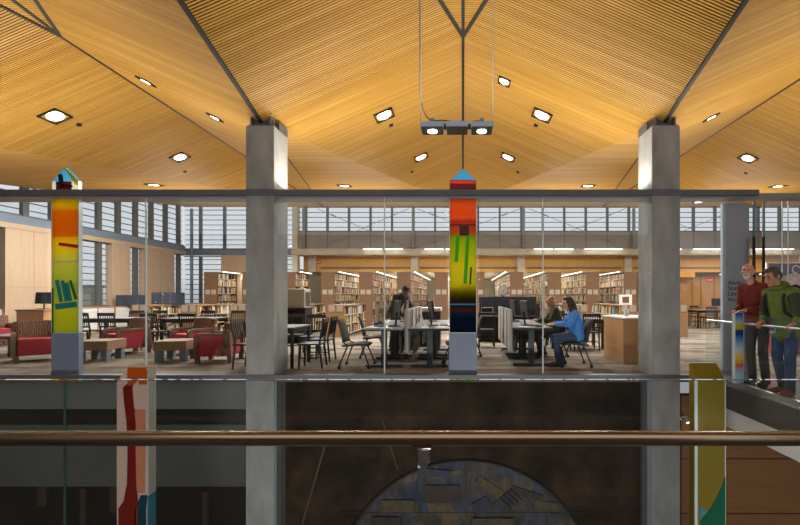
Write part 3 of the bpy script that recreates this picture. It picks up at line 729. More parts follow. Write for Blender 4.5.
mb = MB(); mb.bx(-.225, .225, -.055, -.05, Z(226), Z(224.6)); mb.bx(-.06, .1, -.055, -.05, Z(236), Z(226)); mb.build('brown_stroke', g_brown, t2)
mb = MB()
for x, p0, p_ in ((-.1, 236, 262), (.06, 236, 284)): mb.box((x, -.056, Z((p0+p_)/2)), (.06, .014, abs(Z(p0)-Z(p_))), rot=Matrix.Rotation(.06, 3, 'Y'))
mb.build('green_stroke', g_green, t2)
mb = MB(); mb.box((.13, -.057, Z(276)), (.03, .012, .3), rot=Matrix.Rotation(.06, 3, 'Y')); mb.build('deep_green_stroke', g_dgreen, t2)
mb = MB(); mb.bx(-.225, .225, -.056, -.05, Z(312), Z(308)); mb.build('brown_band', g_brown, t2)
mb = MB(); mb.bx(-.225, .225, -.056, -.05, Z(305), Z(303.5)); mb.build('aqua_band', g_blue, t2)
# foreground totems, standing in the lower atrium
post3 = art_glass('totem_red', -3, .4, [(0, (120, 30, 16)), (.5, (150, 60, 40)), (.66, (176, 120, 100)), (.7, (206, 186, 176)), (.8, (210, 182, 168)), (1, (204, 176, 164))], 'LINEAR', 7, .3, .05)
t3 = thing('glass_totem', 'milky glass totem with red streaks, clipped corner, left foreground', 'art glass', ((140.5-CXP)/70, 6.0, -4.1))
q = lambda px: (px-140.5)/70
Z3 = lambda py: 4.1+EYE-(py-HYP)/70
mb = MB(); mb.prism([(q(122), .1), (q(153), .1), (q(153), Z3(366)), (q(133), Z3(365)), (q(122), Z3(381))], 1, -.09, .05); mb.build('glass_slab', post3, t3)
g_red2 = plain_glass_col('glass_crimson', (118, 28, 20), .3); g_or2 = plain_glass_col('glass_orange_red', (186, 84, 30), .3); g_pink = plain_glass_col('glass_salmon', (196, 128, 96), .3); g_dteal = plain_glass_col('glass_dark_teal', (20, 60, 74), .3)
def ribbon(pts, w, y0, y1):
    ws = w if hasattr(w, '__len__') else [w]*len(pts)
    L = [(q(x)-k/140, Z3(y)) for (x, y), k in zip(pts, ws)]; Rr = [(q(x)+k/140, Z3(y)) for (x, y), k in zip(pts, ws)]
    return L+Rr[::-1], 1, y0, y1
mb = MB(); mb.prism(*ribbon([(136, 382), (133, 386), (134, 400), (136.5, 420), (137, 450), (137, 480), (136, 498), (133, 505), (133, 560), (133, 560.5)], [6, 9, 9, 9, 8, 9, 14, 18, 18, 18], -.1, -.085)); mb.build('crimson_streak', g_red2, t3)
mb = MB(); mb.prism(*ribbon([(142.5, 366.5), (142, 370), (139, 376), (136, 384)], [18, 18, 12, 5], -.104, -.09)); mb.build('orange_cap', g_or2, t3)
mb = MB(); mb.prism(*ribbon([(147.5, 369), (148, 376), (148, 383)], [10, 9, 7], -.103, -.089)); mb.build('orange_cap', g_or2, t3)
mb = MB(); mb.prism(*ribbon([(145, 408), (145, 440), (145, 490)], [10, 11, 9], -.097, -.088)); mb.build('salmon_streak', g_pink, t3)
mb = MB(); mb.prism(*ribbon([(142, 505), (142, 560)], [4, 4], -.1, -.088)); mb.build('orange_streak', g_or2, t3)
mb = MB(); mb.prism(*ribbon([(149, 492), (147, 500), (147, 506), (147, 560)], [6, 9, 8, 8], -.1, -.088)); mb.build('dark_patch', g_dteal, t3)
mb = MB(); mb.bx(q(152.2), q(153.3), -.095, .055, .1, Z3(493)); mb.build('teal_edge', plain_glass_col('glass_petrol', (60, 130, 150), .3), t3)
mb = MB(); mb.bx(q(152.2), q(153.3), -.095, .055, Z3(492.5), Z3(367)); mb.build('pale_edge', g_clear, t3)
mb = MB(); mb.bx(-.32, .32, -.16, .14, 0, .1); mb.build('foot', M['slate_base'], t3)
def post4_mat():
    m = art_glass('totem_mustard', -3.6, .4, [(0, (10, 40, 30)), (.62, (16, 62, 40)), (.66, (70, 104, 20)), (.7, (120, 130, 14)), (.76, (164, 140, 10)), (.9, (166, 138, 16)), (.95, (150, 124, 20)), (1, (140, 120, 40))], 'LINEAR', 5, .3, .02)
    return m
t4 = thing('glass_totem', 'mustard and green glass totem with sloping top, right foreground', 'art glass', ((706-CXP)/70, 6.0, -4.1))
q4 = lambda px: (px-706)/70
mb = MB(); x0, x1 = q4(694), q4(721.5); zf_, zb_ = Z3(378.5), Z3(364)
vs = [mb.bm.verts.new(p) for p in ((x0, -.08, .1), (x1, -.08, .1), (x1, .13, .1), (x0, .13, .1), (x0, -.08, zf_), (x1, -.08, zf_), (x1, .13, zb_), (x0, .13, zb_))]
for f in ((0, 3, 2, 1), (0, 1, 5, 4), (1, 2, 6, 5), (2, 3, 7, 6), (3, 0, 4, 7), (4, 5, 6, 7)): mb.bm.faces.new([vs[i] for i in f])
mb.build('glass_slab', post4_mat(), t4)
mb = MB(); R4 = [(x1-.001, Z3(474)), (x1-.001, Z3(600)), (q4(697), Z3(600)), (q4(697), Z3(518)), (q4(704), Z3(510)), (q4(712), Z3(497)), (q4(718), Z3(484))]
mb.prism(R4, 1, -.09, -.078); mb.build('dark_green_sweep', g_dgreen, t4)
mb = MB(); mb.prism([(q4(697), Z3(503)), (q4(704), Z3(508)), (q4(697), Z3(517))], 1, -.09, -.078); mb.build('aqua_patch', g_blue, t4)
mb = MB(); mb.bx(q4(691.5), q4(694.3), -.086, -.07, .1, zf_+.004); mb.bx(x1-.004, x1+.008, -.086, -.07, .1, zf_+.004); mb.bx(q4(692), x1, -.088, -.072, zf_-.006, zf_+.008)
mb.box(((x0+x1)/2, .13, zb_), (x1-x0, .012, .014)); mb.build('edge_trim', M['glass_edge'], t4)
mb = MB(); mb.bx(-.3, .3, -.16, .2, 0, .1); mb.build('foot', M['slate_base'], t4)
# small totem on the walkway balustrade
t5 = thing('glass_totem', 'slim blue and yellow glass totem at the walkway balustrade beside two men', 'art glass', (3.972, 6.07, 0))
Z5 = lambda py: EYE-(py-HYP)/69.2
mb = MB(); mb.bx(-.058, .058, -.03, .03, .071, Z5(313)); 
small = art_glass('totem_small', 0, 1.1, [(0, (190, 205, 215)), (.1, (170, 196, 214)), (.2, (150, 180, 206)), (.3, (196, 80, 50)), (.33, (214, 150, 60)), (.42, (222, 190, 70)), (.5, (190, 200, 210)), (.6, (120, 160, 200)), (.7, (34, 70, 150)), (.73, (30, 60, 140)), (.78, (190, 170, 60)), (.84, (196, 180, 70)), (.87, (150, 180, 210)), (.95, (70, 110, 180)), (1, (30, 66, 150))], 'LINEAR', 30, .3)
mb.build('glass_slab', small, t5)
mb = MB(); mb.bx(-.058, .058, -.034, .034, Z5(331.5), Z5(330)); mb.build('dark_band', M['ink'], t5)
mb = MB()
for s in (-1, 1): mb.bx(s*.058, s*.064, -.034, .034, .071, Z5(313))
mb.build('edge_trim', M['glass_edge'], t5)
# ================================================================== FOREGROUND BALUSTRADE
hr = thing('handrail', 'satin metal handrail crossing the whole foreground', 'handrail', (0, 1.217, .9005))
mb = MB(); mb.cyl((-3, 0, 0), (3, 0, 0), .0212, n=40); mb.build('rail_tube', M['satin'], hr, 'all')
bx0 = (422-CXP)/345
mb = MB(); mb.bx(bx0-.028, bx0+.028, -.012, .012, -.026, -.019, .002); mb.build('saddle', M['satin'], hr)
mb = MB(); mb.cyl((bx0-.006, 0, -.02), (bx0-.006, 0, -.15), .006, n=14); mb.build('stem', M['rail_steel'], hr, True)
mb = MB(); mb.cyl((bx0+.004, .004, -.066), (bx0+.0, .004, -.086), .018, .011, n=20); mb.cyl((bx0+.005, .004, -.03), (bx0+.004, .004, -.066), .021, .018, n=20); mb.cyl((bx0+.004, .0, -.045), (bx0+.004, .06, -.045), .01, n=14); mb.sph((bx0-.006, 0, -.085), .009); mb.build('standoff', M['chrome'], hr, True)
gb = thing('glass_guard', 'clear glass guard panels behind the foreground handrail', 'balustrade', (0, 1.285, 0))
zg = EYE-(379-HYP)*1.3/420
gx = (66-CXP)/(420/1.29)
for a, b_ in ((-3, gx-.003), (gx+.003, 3)):
    mb = MB(); mb.bx(a, b_, 0, .015, .02, zg-.0015); mb.build('glass_pane', M['front_glass'], gb)
    mb = MB(); mb.bx(a, b_, 0, .015, zg-.0015, zg); mb.build('polished_edge', M['polished_edge'], gb, label='polished mirror-like top edge')
mb = MB(); mb.bx(gx-.003, gx+.003, 0, .002, .02, zg); mb.build('joint', M['teal_edge'], gb)
mb = MB(); mb.bx(-3, 3, -.03, .045, 0, .12); mb.build('shoe', M['satin'], gb)
# walkway balustrade at the right
wb = thing('glass_balustrade', 'glass balustrade with slim steel rail along the walkway at right', 'balustrade', (4.0, 0, 0))
for a, b_ in ((-1.5, 2.4), (2.41, 4.6), (4.61, 5.99), (6.15, 6.9)):
    mb = MB(); mb.bx(-.006, .006, a, b_, .05, 1.045); mb.build('glass_pane', M['glass'], wb)
mb = MB(); mb.cyl((.045, -1.5, .925), (.045, 6.95, .925), .0165, n=16); mb.build('rail', M['rail_steel'], wb, True)
mb = MB(); mb.bx(-.03, .03, -1.5, 6.95, 0, .07); mb.build('shoe', M['rail_steel'], wb)
for y in (5.45, 3.5, 6.6):
    mb = MB(); mb.cyl((0, y, .85), (.05, y, .85), .008); mb.cyl((.045, y, .85), (.045, y, .92), .008); mb.cyl((-.012, y, .85), (.012, y, .85), .025); mb.build('bracket', M['rail_steel'], wb)
# small spot on the right column's flank
sp = thing('wall_spotlight', 'small lit spotlight on a bracket beside the right column, below floor level', 'spotlight', (3.66, 7.06, -.72))
mb = MB(); mb.cyl((-.02, .06, 0), (-.02, -.02, 0), .03); mb.cyl((-.02, -.01, .01), (.08, -.03, .03), .022); mb.build('arm', M['chrome'], sp)
mb = MB(); mb.cyl((.06, -.03, .04), (.1, -.07, -.05), .022, .045, n=18); mb.build('head', M['mid_steel'], sp)
mb = MB(); mb.cyl((.1, -.07, -.05), (.103, -.073, -.057), .04, n=18); mb.build('lamp', M['lamp'], sp)
# ================================================================== FURNITURE
def slat_chair(lab):
    t = thing('slat_back_chair', lab, 'chair')
    mb = MB(); mb.box((0, 0, .445), (.44, .43, .035), b=.012); mb.build('seat', M['black_wood'], t)
    for sx in (-1, 1):
        mb = MB(); mb.cyl((sx*.195, -.18, 0), (sx*.19, -.17, .43), .017, .022, 8); mb.build('leg', M['black_wood'], t)
        mb = MB(); mb.cyl((sx*.195, .23, 0), (sx*.19, .18, .45), .017, .022, 8); mb.build('leg', M['black_wood'], t)
    mb = MB()
    for sx in (-1, 1):
        mb.cyl((sx*.19, .18, .45), (sx*.2, .26, .9), .02, .018, 8)
    mb.box((0, .255, .875), (.42, .025, .08), b=.01, rot=Matrix.Rotation(-.17, 3, 'X')); mb.box((0, .2, .56), (.4, .02, .035))
    for k in range(6):
        x = -.14+.056*k; mb.cyl((x, .2, .56), (x, .25, .86), .011, n=6)
    mb.build('backrest', M['black_wood'], t)
    mb = MB()
    for sx in (-1, 1): mb.cyl((sx*.195, -.17, .2), (sx*.195, .2, .2), .011, n=6)
    mb.cyl((-.195, 0, .2), (.195, 0, .2), .011, n=6); mb.build('stretcher', M['black_wood'], t)
    return t
chair = Maker(slat_chair)
def task_chair(lab):
    t = thing('task_chair', lab, 'chair')
    mb = MB()
    g = [[(x*.24*(1 if abs(v) < .9 else .95), -.23+.46*v_, .455+.02*math.cos(v_*PI)-.012*(1-x*x)+(-.035*max(0, .3-v_)/.3)) for x in (-1, -.6, 0, .6, 1)] for v_, v in ((k/6, k/3-1) for k in range(7))]
    mb.sheet(g, .035); mb.build('seat', M['graphite'], t, 'all')
    mb = MB()
    g = [[(x*.225*(1-.12*u*u), .2+.05*u+.06*u*u-.035*(1-x*x), .48+.42*u) for x in (-1, -.6, 0, .6, 1)] for u in (k/6 for k in range(7))]
    mb.sheet(g, .025); mb.build('backrest', M['graphite'], t, 'all')
    for sx, sy in ((-1, -1), (1, -1), (-1, 1), (1, 1)):
        mb = MB(); mb.cyl((sx*.2, sy*.12, .44), (sx*.25, sy*.27, .06), .014, .012, 10); l = mb.build('leg', M['black_plastic'], t, True)
        mb = MB(); mb.cyl((sx*.25-.014, sy*.27, .029), (sx*.25+.014, sy*.27, .029), .029, n=14); mb.cyl((sx*.25, sy*.27, .04), (sx*.25, sy*.27, .065), .012); mb.build('caster', M['black_plastic'], l, True)
    mb = MB(); mb.tube([(-.2, .12, .44), (-.205, .19, .46), (-.2, .235, .6)], .012); mb.tube([(.2, .12, .44), (.205, .19, .46), (.2, .235, .6)], .012); mb.cyl((-.2, -.12, .43), (-.2, .12, .43), .012); mb.cyl((.2, -.12, .43), (.2, .12, .43), .012)
    mb.build('frame', M['black_plastic'], t, True)
    return t
tchair = Maker(task_chair)
def armchair(lab):
    t = thing('armchair', lab, 'armchair')
    mb = MB(); mb.box((0, -.03, .30), (.56, .62, .34), b=.05); mb.build('seat_cushion', M['red'], t, True)
    mb = MB()
    g = [[(x*.36, .24+.12*u+.05*x*x*0+(-.05*(x*x)), .14+.64*u+.02*(1-x*x)) for x in (-1, -.75, -.3, .3, .75, 1)] for u in (0, .25, .5, .75, .95, 1)]
    mb.sheet(g, .12); mb.build('backrest', M['weave'], t, 'all')
    for s in (-1, 1):
        mb = MB(); mb.prism([(-.36, .10), (-.30, .10), (-.28, .52), (.2, .55), (.27, .1), (.33, .1), (.3, .60), (-.3, .585), (-.36, .53)], 0, s*.37, s*.30); mb.build('arm', M['arm_wood'], t)
        mb = MB(); mb.prism([(-.30, .14), (.26, .14), (.21, .53), (-.27, .51)], 0, s*.345, s*.315); mb.build('side_panel', M['red'], t)
    for sx, sy in ((-1, -1), (1, -1), (-1, 1), (1, 1)):
        mb = MB(); mb.box((sx*.3, sy*.3-.02, .07), (.08, .08, .14), b=.008); mb.build('leg', M['arm_wood'], t)
    return t
arm = Maker(armchair)
x, y = fl(37, 360); arm((x, y), math.radians(46), 'red and brown armchair left of the yellow totem base, turned to the right')
arm((-7.84, 9.83), math.radians(-28), 'red and brown armchair behind the coffee table beside the yellow totem')
arm((-6.28, 9.83), math.radians(-26), 'red and brown armchair behind the coffee table nearest the left column')
arm((-4.95, 8.6), math.radians(-82), 'red armchair seen from its side just left of the concrete column')
arm((-12.6, 11.25), math.radians(60), 'red armchair at far left edge, by the window wall')
def coffee_table(lab):
    t = thing('coffee_table', lab, 'coffee table')
    mb = MB(); mb.box((0, 0, .325), (.62, .6, .19), b=.008); mb.build('tabletop', M['oak_side'], t)
    for sx, sy in ((-1, -1), (1, -1), (-1, 1), (1, 1)):
        mb = MB(); mb.box((sx*.23, sy*.22, .115), (.12, .12, .23), b=.006); mb.build('leg', M['grey_leg'], t)
    return t
ct = Maker(coffee_table)
ct((-7.55, 8.75), math.radians(8), 'oak block coffee table beside the yellow totem base')
ct((-5.95, 8.75), math.radians(8), 'oak block coffee table nearest the left concrete column')
t = thing('side_table', 'low black table with pale top at the far left edge', 'table', (-10.2, 9.5, 0))
mb = MB(); mb.box((0, 0, .42), (.8, .8, .06), b=.006); mb.build('tabletop', M['black_wood'], t)
mb = MB(); mb.box((0, 0, .455), (.74, .74, .012)); mb.build('inlay', M['desk_top'], t)
for sx, sy in ((-1, -1), (1, -1), (-1, 1), (1, 1)):
    mb = MB(); mb.box((sx*.35, sy*.35, .2), (.07, .07, .4)); mb.build('leg', M['black_wood'], t)
def reading_table(lab):
    t = thing('reading_table', lab, 'table')
    mb = MB(); mb.box((0, 0, .73), (1.4, .9, .035), b=.008); mb.bx(-.62, .62, -.38, -.36, .64, .72); mb.bx(-.62, .62, .36, .38, .64, .72); mb.build('tabletop', M['black_wood'], t)
    mb = MB(); mb.box((0, 0, .75), (1.3, .8, .008)); mb.build('top_inlay', M['desk_top'], t)  # pale sheet paints the bluish reflection onto the black top
    for sx, sy in ((-1, -1), (1, -1), (-1, 1), (1, 1)):
        mb = MB(); mb.box((sx*.63, sy*.38, .36), (.065, .065, .72)); mb.build('leg', M['black_wood'], t)
    return t
rt = Maker(reading_table)
rt((-9.3, 11.3), 0, 'black reading table behind the left armchairs, beside the white cabinets')
rt((-7.2, 11.3), 0, 'black reading table behind the armchair nearest the left column')
r3 = rt((-3.42, 8.12), PI/2, 'black reading table behind the left concrete column')
r3.scale = (.66, .75, 1)
r4 = rt((2.9, 11.0), 0, 'black reading table behind the woman in blue')
rt((10.6, 18.2), 0, 'distant black reading table left of the grey sign panel')
for x, y, rz, lab in ((-9.55, 10.72, PI, 'black slat chair left of the armchair at the left reading table'), (-8.95, 10.78, PI, 'black slat chair half hidden by the armchair, left reading table'),
        (-9.6, 12.1, 0, 'black slat chair on the far side of the left reading table, left one'), (-8.9, 12.1, 0, 'black slat chair on the far side of the left reading table, right one'),
        (-7.75, 10.6, PI, 'black slat chair between the two armchairs at the second reading table'), (-6.8, 10.6, PI, 'black slat chair behind the armchair nearest the left column'),
        (-7.5, 12.1, 0, 'black slat chair on the far side of the second reading table, left one'), (-6.6, 12.1, 0, 'black slat chair on the far side of the second reading table, right one'),
        (-3.93, 7.78, PI/2*.95, 'black slat chair tight against the left side of the concrete column'),
        (-2.83, 7.86, -PI/2*.93, 'black slat chair just right of the left column, nearest one'), (-2.9, 8.62, -PI/2, 'black slat chair just right of the left column, second in the row'),
        (-3.3, 9.2, 0, 'black slat chair at the far end of the table behind the left column'), (-3.9, 9.6, .2, 'black slat chair in the gap behind the left column, before the grey reader machine'),
        (3.12, 10.42, PI, 'black slat chair right behind the woman in blue'), (2.5, 10.36, PI, 'black slat chair mostly hidden behind the woman in blue'), (2.7, 11.8, 0, 'black slat chair at the far side of the table behind the woman in blue'),
        (10.25, 17.6, PI, 'distant black slat chair left at the table by the sign panel'), (11.0, 17.5, PI, 'distant black slat chair right at the table by the sign panel'), (10.6, 19, 0, 'distant black slat chair behind the table by the sign panel'),
        (.62, 11.15, PI, 'black slat chair before the dark workstation, right of the middle totem')):
    chair((x, y), rz, lab)
# computer desks
def desk(lab):                                      # user side at +x, spine at -x; long side along y
    t = thing('computer_desk', lab, 'desk')
    mb = MB(); mb.box((0, 0, .725), (.76, 1.36, .03), b=.01); mb.build('desktop', M['desk_top'], t)
    mb = MB(); mb.bx(-.36, .36, -.66, .66, .69, .71); mb.bx(-.385, .385, -.685, -.675, .70, .73); mb.build('apron', M['black_plastic'], t)
    for sy in (-1, 1):
        mb = MB(); mb.box((0, sy*.5, .37), (.11, .06, .64), b=.008); l = mb.build('leg', M['desk_leg'], t)
        mb = MB(); mb.box((0, sy*.5, .03), (.7, .075, .045), b=.012); mb.build('foot', M['desk_leg'], l)
    mb = MB(); mb.box((-.3, 0, .4), (.03, .9, .3)); mb.build('modesty_panel', M['black_plastic'], t)
    for y in (-.42, .25):
        mb = MB(); mb.box((-.40, y, .68), (.045, .5, .8), b=.012); mb.build('privacy_panel', M['panel_fabric'], t)
    return t
mkdesk = Maker(desk)
D = [((-1.47, 8.34), PI, 'grey computer desk left of the middle totem, nearest, left side'), ((-.62, 8.34), 0, 'grey computer desk just left of the middle totem, nearest, right side'),
     ((-1.47, 9.76), PI, 'second grey computer desk behind the nearest left one'), ((-.62, 9.76), 0, 'second grey computer desk, before the dark copier'),
     ((1.3, 8.5), 0, 'grey computer desk where the woman in blue sits'), ((1.3, 9.92), 0, 'grey computer desk where the man in dark green sits')]
for p, rz, lab in D: mkdesk(p, rz, lab)
def monitor(lab):                                   # screen faces +x
    t = thing('computer_monitor', lab, 'monitor')
    mb = MB(); mb.box((0, 0, .02), (.2, .24, .015), b=.005); mb.build('base', M['black_plastic'], t)
    mb = MB(); mb.cyl((-.02, 0, .02), (-.06, 0, .28), .02, .016, 10); mb.build('stand', M['black_plastic'], t)
    rot = Matrix.Rotation(-.12, 3, 'Y')
    mb = MB(); mb.box((-.035, 0, .33), (.04, .5, .34), b=.012, rot=rot); c = mb.build('casing', M['black_plastic'], t)
    mb = MB(); mb.box((-.014, 0, .333), (.006, .47, .30), rot=rot); mb.build('screen', M['screen'], c)
    return t
mon = Maker(monitor); TZ = .7405
for p, rz, lab in (((-1.33, 8.15), PI*.97, 'black monitor edge-on at the nearest left computer desk'), ((-1.33, 9.6), PI, 'black monitor on the second left desk, beside the leaning person'),
        ((-.6, 8.3), .25, 'black tilted monitor at the desk just left of the middle totem'), ((-.7, 9.7), .1, 'black monitor on the second desk, behind the tilted one'),
        ((1.25, 8.3), .12, 'black monitor facing the woman in blue'), ((1.2, 9.75), .1, 'black monitor facing the man in dark green')):
    mon((p[0], p[1], TZ), rz, lab)
def keyboard(lab):
    t = thing('keyboard', lab, 'keyboard')
    mb = MB(); mb.box((0, 0, .01), (.15, .44, .018), b=.004); mb.build('tray', M['black_plastic'], t)
    mb = MB()
    for i in range(5):
        for j in range(14): mb.box((-.056+.028*i, -.2+.0305*j, .022), (.022, .024, .008))
    mb.build('keys', M['fixture_dark'], t); return t
kb = Maker(keyboard)
kb((-1.62, 8.2, TZ), 0, 'black keyboard on the nearest left computer desk'); kb((-.37, 8.35, TZ), .1, 'black keyboard under the tilted monitor'); kb((1.46, 8.2, TZ), 0, 'black keyboard under the hands of the woman in blue')
t = thing('document_stand', 'white easel document stand left of the tilted monitor', 'document stand', (-.83, 8.2, TZ+.012))
mb = MB(); mb.box((.03, 0, .14), (.012, .22, .28), rot=Matrix.Rotation(-.3, 3, 'Y')); mb.build('board', M['white'], t)
mb = MB(); mb.box((-.05, 0, .12), (.012, .2, .25), rot=Matrix.Rotation(.3, 3, 'Y')); mb.build('prop', M['beige'], t)
for p, lab, rz in (((-.38, 7.95, TZ), 'loose white paper on the desk just left of the middle totem', .3), ((1.15, 7.98, TZ), 'loose white paper on the desk of the woman in blue', .1), ((-1.7, 7.9, TZ), 'loose white paper on the nearest left desk', -.2)):
    mb = MB(); mb.box((0, 0, .004), (.21, .3, .006)); o = tag(mb.build('paper_sheet', M['paper']), lab, 'paper'); o.location = p; o.rotation_euler = (0, 0, rz)
mb = MB(); mb.box((0, 0, .03), (.17, .22, .055), b=.02); mb.box((.02, 0, .07), (.05, .2, .03), b=.012)
o = tag(mb.build('desk_phone', M['black_plastic']), 'small black phone on the nearest left desk', 'phone'); o.location = (-1.72, 8.62, TZ)
for p, rz, lab in (((-1.98, 7.88), PI/2, 'empty charcoal task chair on casters, left of the computer desks'), ((-1.95, 9.2), PI/2*1.1, 'charcoal task chair behind the empty one, at the second left desk'),
        ((-.1, 8.05), -PI/2*.95, 'charcoal task chair beside the middle totem, half hidden'), ((.12, 9.5), -PI/2, 'charcoal task chair behind the middle totem'),
        ((2.1, 8.0), -PI/2, 'charcoal task chair under the woman in blue'), ((2.0, 9.35), -PI/2, 'charcoal task chair under the man in dark green')):
    tchair(p, rz, lab)
# dark workstation with clock
t = thing('workstation', 'dark panelled double workstation right of the middle totem', 'desk', (1.35, 12.5, 0))
mb = MB(); mb.box((0, .3, .66), (1.75, .06, 1.32), b=.01); mb.build('back_panel', M['navy_box'], t)
mb = MB(); mb.box((0, -.05, .73), (1.7, .66, .04), b=.01); mb.build('desktop', M['black_wood'], t)
for x in (-.85, .85):
    mb = MB(); mb.box((x, -.02, .56), (.05, .62, 1.12), b=.01); mb.build('side_panel', M['black_plastic'], t)
mb = MB(); mb.box((0, .1, .4), (1.6, .04, .6)); mb.build('modesty_panel', M['black_plastic'], t)
mon((1.35, 12.45, .751), -PI/2, 'black monitor in the dark workstation, left one'); mon((1.88, 12.4, .751), -PI/2, 'black monitor in the dark workstation, right one')
for x, lab in ((.72, 'open pale laptop at the left end of the dark workstation'),):
    l = thing('laptop', lab, 'laptop', (x, 12.4, .751)); mb = MB(); mb.box((0, 0, .012), (.36, .25, .02), b=.005); mb.build('keyboard_base', M['beige'], l)
    mb = MB(); mb.box((0, .15, .13), (.36, .015, .25), b=.004, rot=Matrix.Rotation(-.25, 3, 'X')); s_ = mb.build('lid', M['beige'], l); mb = MB(); mb.box((0, .139, .13), (.33, .006, .22), rot=Matrix.Rotation(-.25, 3, 'X')); mb.build('screen', M['screen'], s_)
ck = thing('clock', 'round white clock on a stem above the dark workstation', 'clock', (1.2, 12.62, 1.32))
mb = MB(); mb.cyl((0, .02, .18), (0, -.03, .18), .155, n=32); mb.build('case', M['mid_steel'], ck, True)
mb = MB(); mb.cyl((0, -.028, .18), (0, -.034, .18), .135, n=32); f = mb.build('dial', M['paper'], ck, True)
mb = MB(); mb.box((.03, -.037, .2), (.09, .003, .012), rot=Matrix.Rotation(-.6, 3, 'Y')); mb.box((.02, -.039, .145), (.1, .003, .009), rot=Matrix.Rotation(.9, 3, 'Y')); mb.build('hands', M['ink'], f)
mb = MB()
for k in range(12): a = k*PI/6; mb.box((.115*math.sin(a), -.036, .18+.115*math.cos(a)), (.012, .003, .012))
mb.build('hour_marks', M['ink'], f)
mb = MB(); mb.cyl((0, 0, 0), (0, 0, .04), .03); mb.build('stem', M['dark_steel'], ck)
# copier and grey reader
t = thing('copier', 'dark copier with pale lid behind the desks left of the middle totem', 'copier', (-.95, 11.35, 0))
mb = MB(); mb.box((0, 0, .46), (.7, .6, .92), b=.015); mb.build('body', M['black_plastic'], t)
mb = MB(); mb.box((0, -.02, .98), (.74, .64, .09), b=.02); mb.build('lid', M['white'], t)
mb = MB()
for k in range(5): mb.box((-.26+.08*k, -.305, .7), (.05, .012, .035))
mb.build('buttons', M['white'], t)
mb = MB()
for z in (.2, .42): mb.box((0, -.305, z), (.6, .014, .17), b=.004)
mb.build('paper_drawer', M['fixture_dark'], t)
t = thing('microfilm_reader', 'boxy grey reader machine on a dark stand behind the left column', 'reader machine', (-4.72, 12.1, 0))
mb = MB(); mb.bx(-.3, .3, -.3, .3, .96, 1.0); mb.bx(-.28, .28, .22, .26, 0, .96); mb.bx(-.28, -.24, -.28, .26, 0, .96); mb.bx(.24, .28, -.28, .26, 0, .96); mb.bx(-.26, .26, -.26, .24, .5, .53); mb.build('stand', M['black_plastic'], t)
mb = MB(); mb.box((0, 0, 1.27), (.5, .5, .54), b=.03); mb.build('hood', M['beige'], t)
mb = MB(); mb.box((.255, 0, 1.25), (.012, .36, .4), b=.004); mb.build('viewing_screen', M['fixture_dark'], t)
# dark card boxes and white cabinet, oak counter on the left
def card_box(lab):
    t = thing('card_cabinet', lab, 'cabinet')
    mb = MB(); mb.box((0, 0, .21), (.84, .5, .42), b=.01); mb.build('case', M['navy_box'], t)
    for i in range(3):
        for j in range(3):
            mb = MB(); mb.box((-.27+.27*i, -.252, .08+.13*j), (.25, .02, .115), b=.004); d = mb.build('drawer', M['navy_box'], t)
            mb = MB(); mb.sph((-.27+.27*i, -.268, .08+.13*j), .014, None, 8, 6); mb.build('knob', M['chrome'], d)
    return t
cb = Maker(card_box)
cb((-12.9, 16.35, .965), .4, 'navy card drawer box standing on the white cabinets'); cb((-10.45, 14.9, 1.052), 0, 'navy card drawer box on top of the leftmost low bookcase')
t = thing('white_cabinet_row', 'long white fronted cabinet with oak frame under the left windows', 'cabinet', (-13.2, 15.6, 0))
mb = MB(); mb.bx(-.26, .27, -1.45, 1.45, 0, .06); mb.bx(-.26, .3, -1.45, 1.45, .93, .96, .006)
for y in (-1.45, -.74, 0, .72, 1.42): mb.bx(-.26, .28, y, y+.03, .06, .93)
mb.bx(-.26, -.22, -1.45, 1.45, .06, .93); mb.build('frame', M['oak'], t)
for y in (-1.42, -.71, .03, .75):
    for k in range(6):
        mb = MB(); mb.bx(-.2, .285, y+.01, y+.66, .075+.142*k, .075+.142*k+.134); mb.build('drawer', M['white'], t)
t = thing('service_counter', 'oak counter block at far left, behind the armchair', 'counter', (-12.45, 12.35, 0))
mb = MB(); mb.box((0, 0, .45), (.78, .55, .9), b=.006); mb.build('body', M['oak'], t)
mb = MB(); mb.box((0, 0, .925), (.82, .6, .05), b=.006); mb.build('worktop', M['oak_side'], t)
m_ = mon((-12.3, 12.3, .951), -PI/2, 'black monitor on the oak counter at far left')
# oak information counter on the right
t = thing('information_counter', 'oak counter with white top partly behind the right column', 'counter', (3.55, 8.78, 0))
mb = MB(); mb.box((0, 0, .44), (.82, 1.16, .88), b=.006); mb.build('body', M['oak'], t)
mb = MB(); mb.box((0, 0, .895), (.86, 1.2, .03), b=.006); mb.build('worktop', M['white'], t)
mb = MB(); mb.bx(-.012+.0, .0, 0, 0.001, 0, 0) if False else mb.bx(-.414, -.409, -.56, -.555, .02, .87); mb.build('panel_joint', M['end_panel'], t)
b_ = thing('sanitizer_bottle', 'white pump bottle on the oak information counter', 'bottle', (3.42, 8.8, .911))
mb = MB(); mb.lathe([(.045, 0), (.05, .02), (.05, .14), (.02, .17), (.02, .19)], 16); mb.build('body', M['white'], b_, True)
mb = MB(); mb.cyl((0, 0, .19), (0, 0, .25), .008); mb.box((-.015, 0, .25), (.05, .02, .015)); mb.build('pump', M['white'], b_)
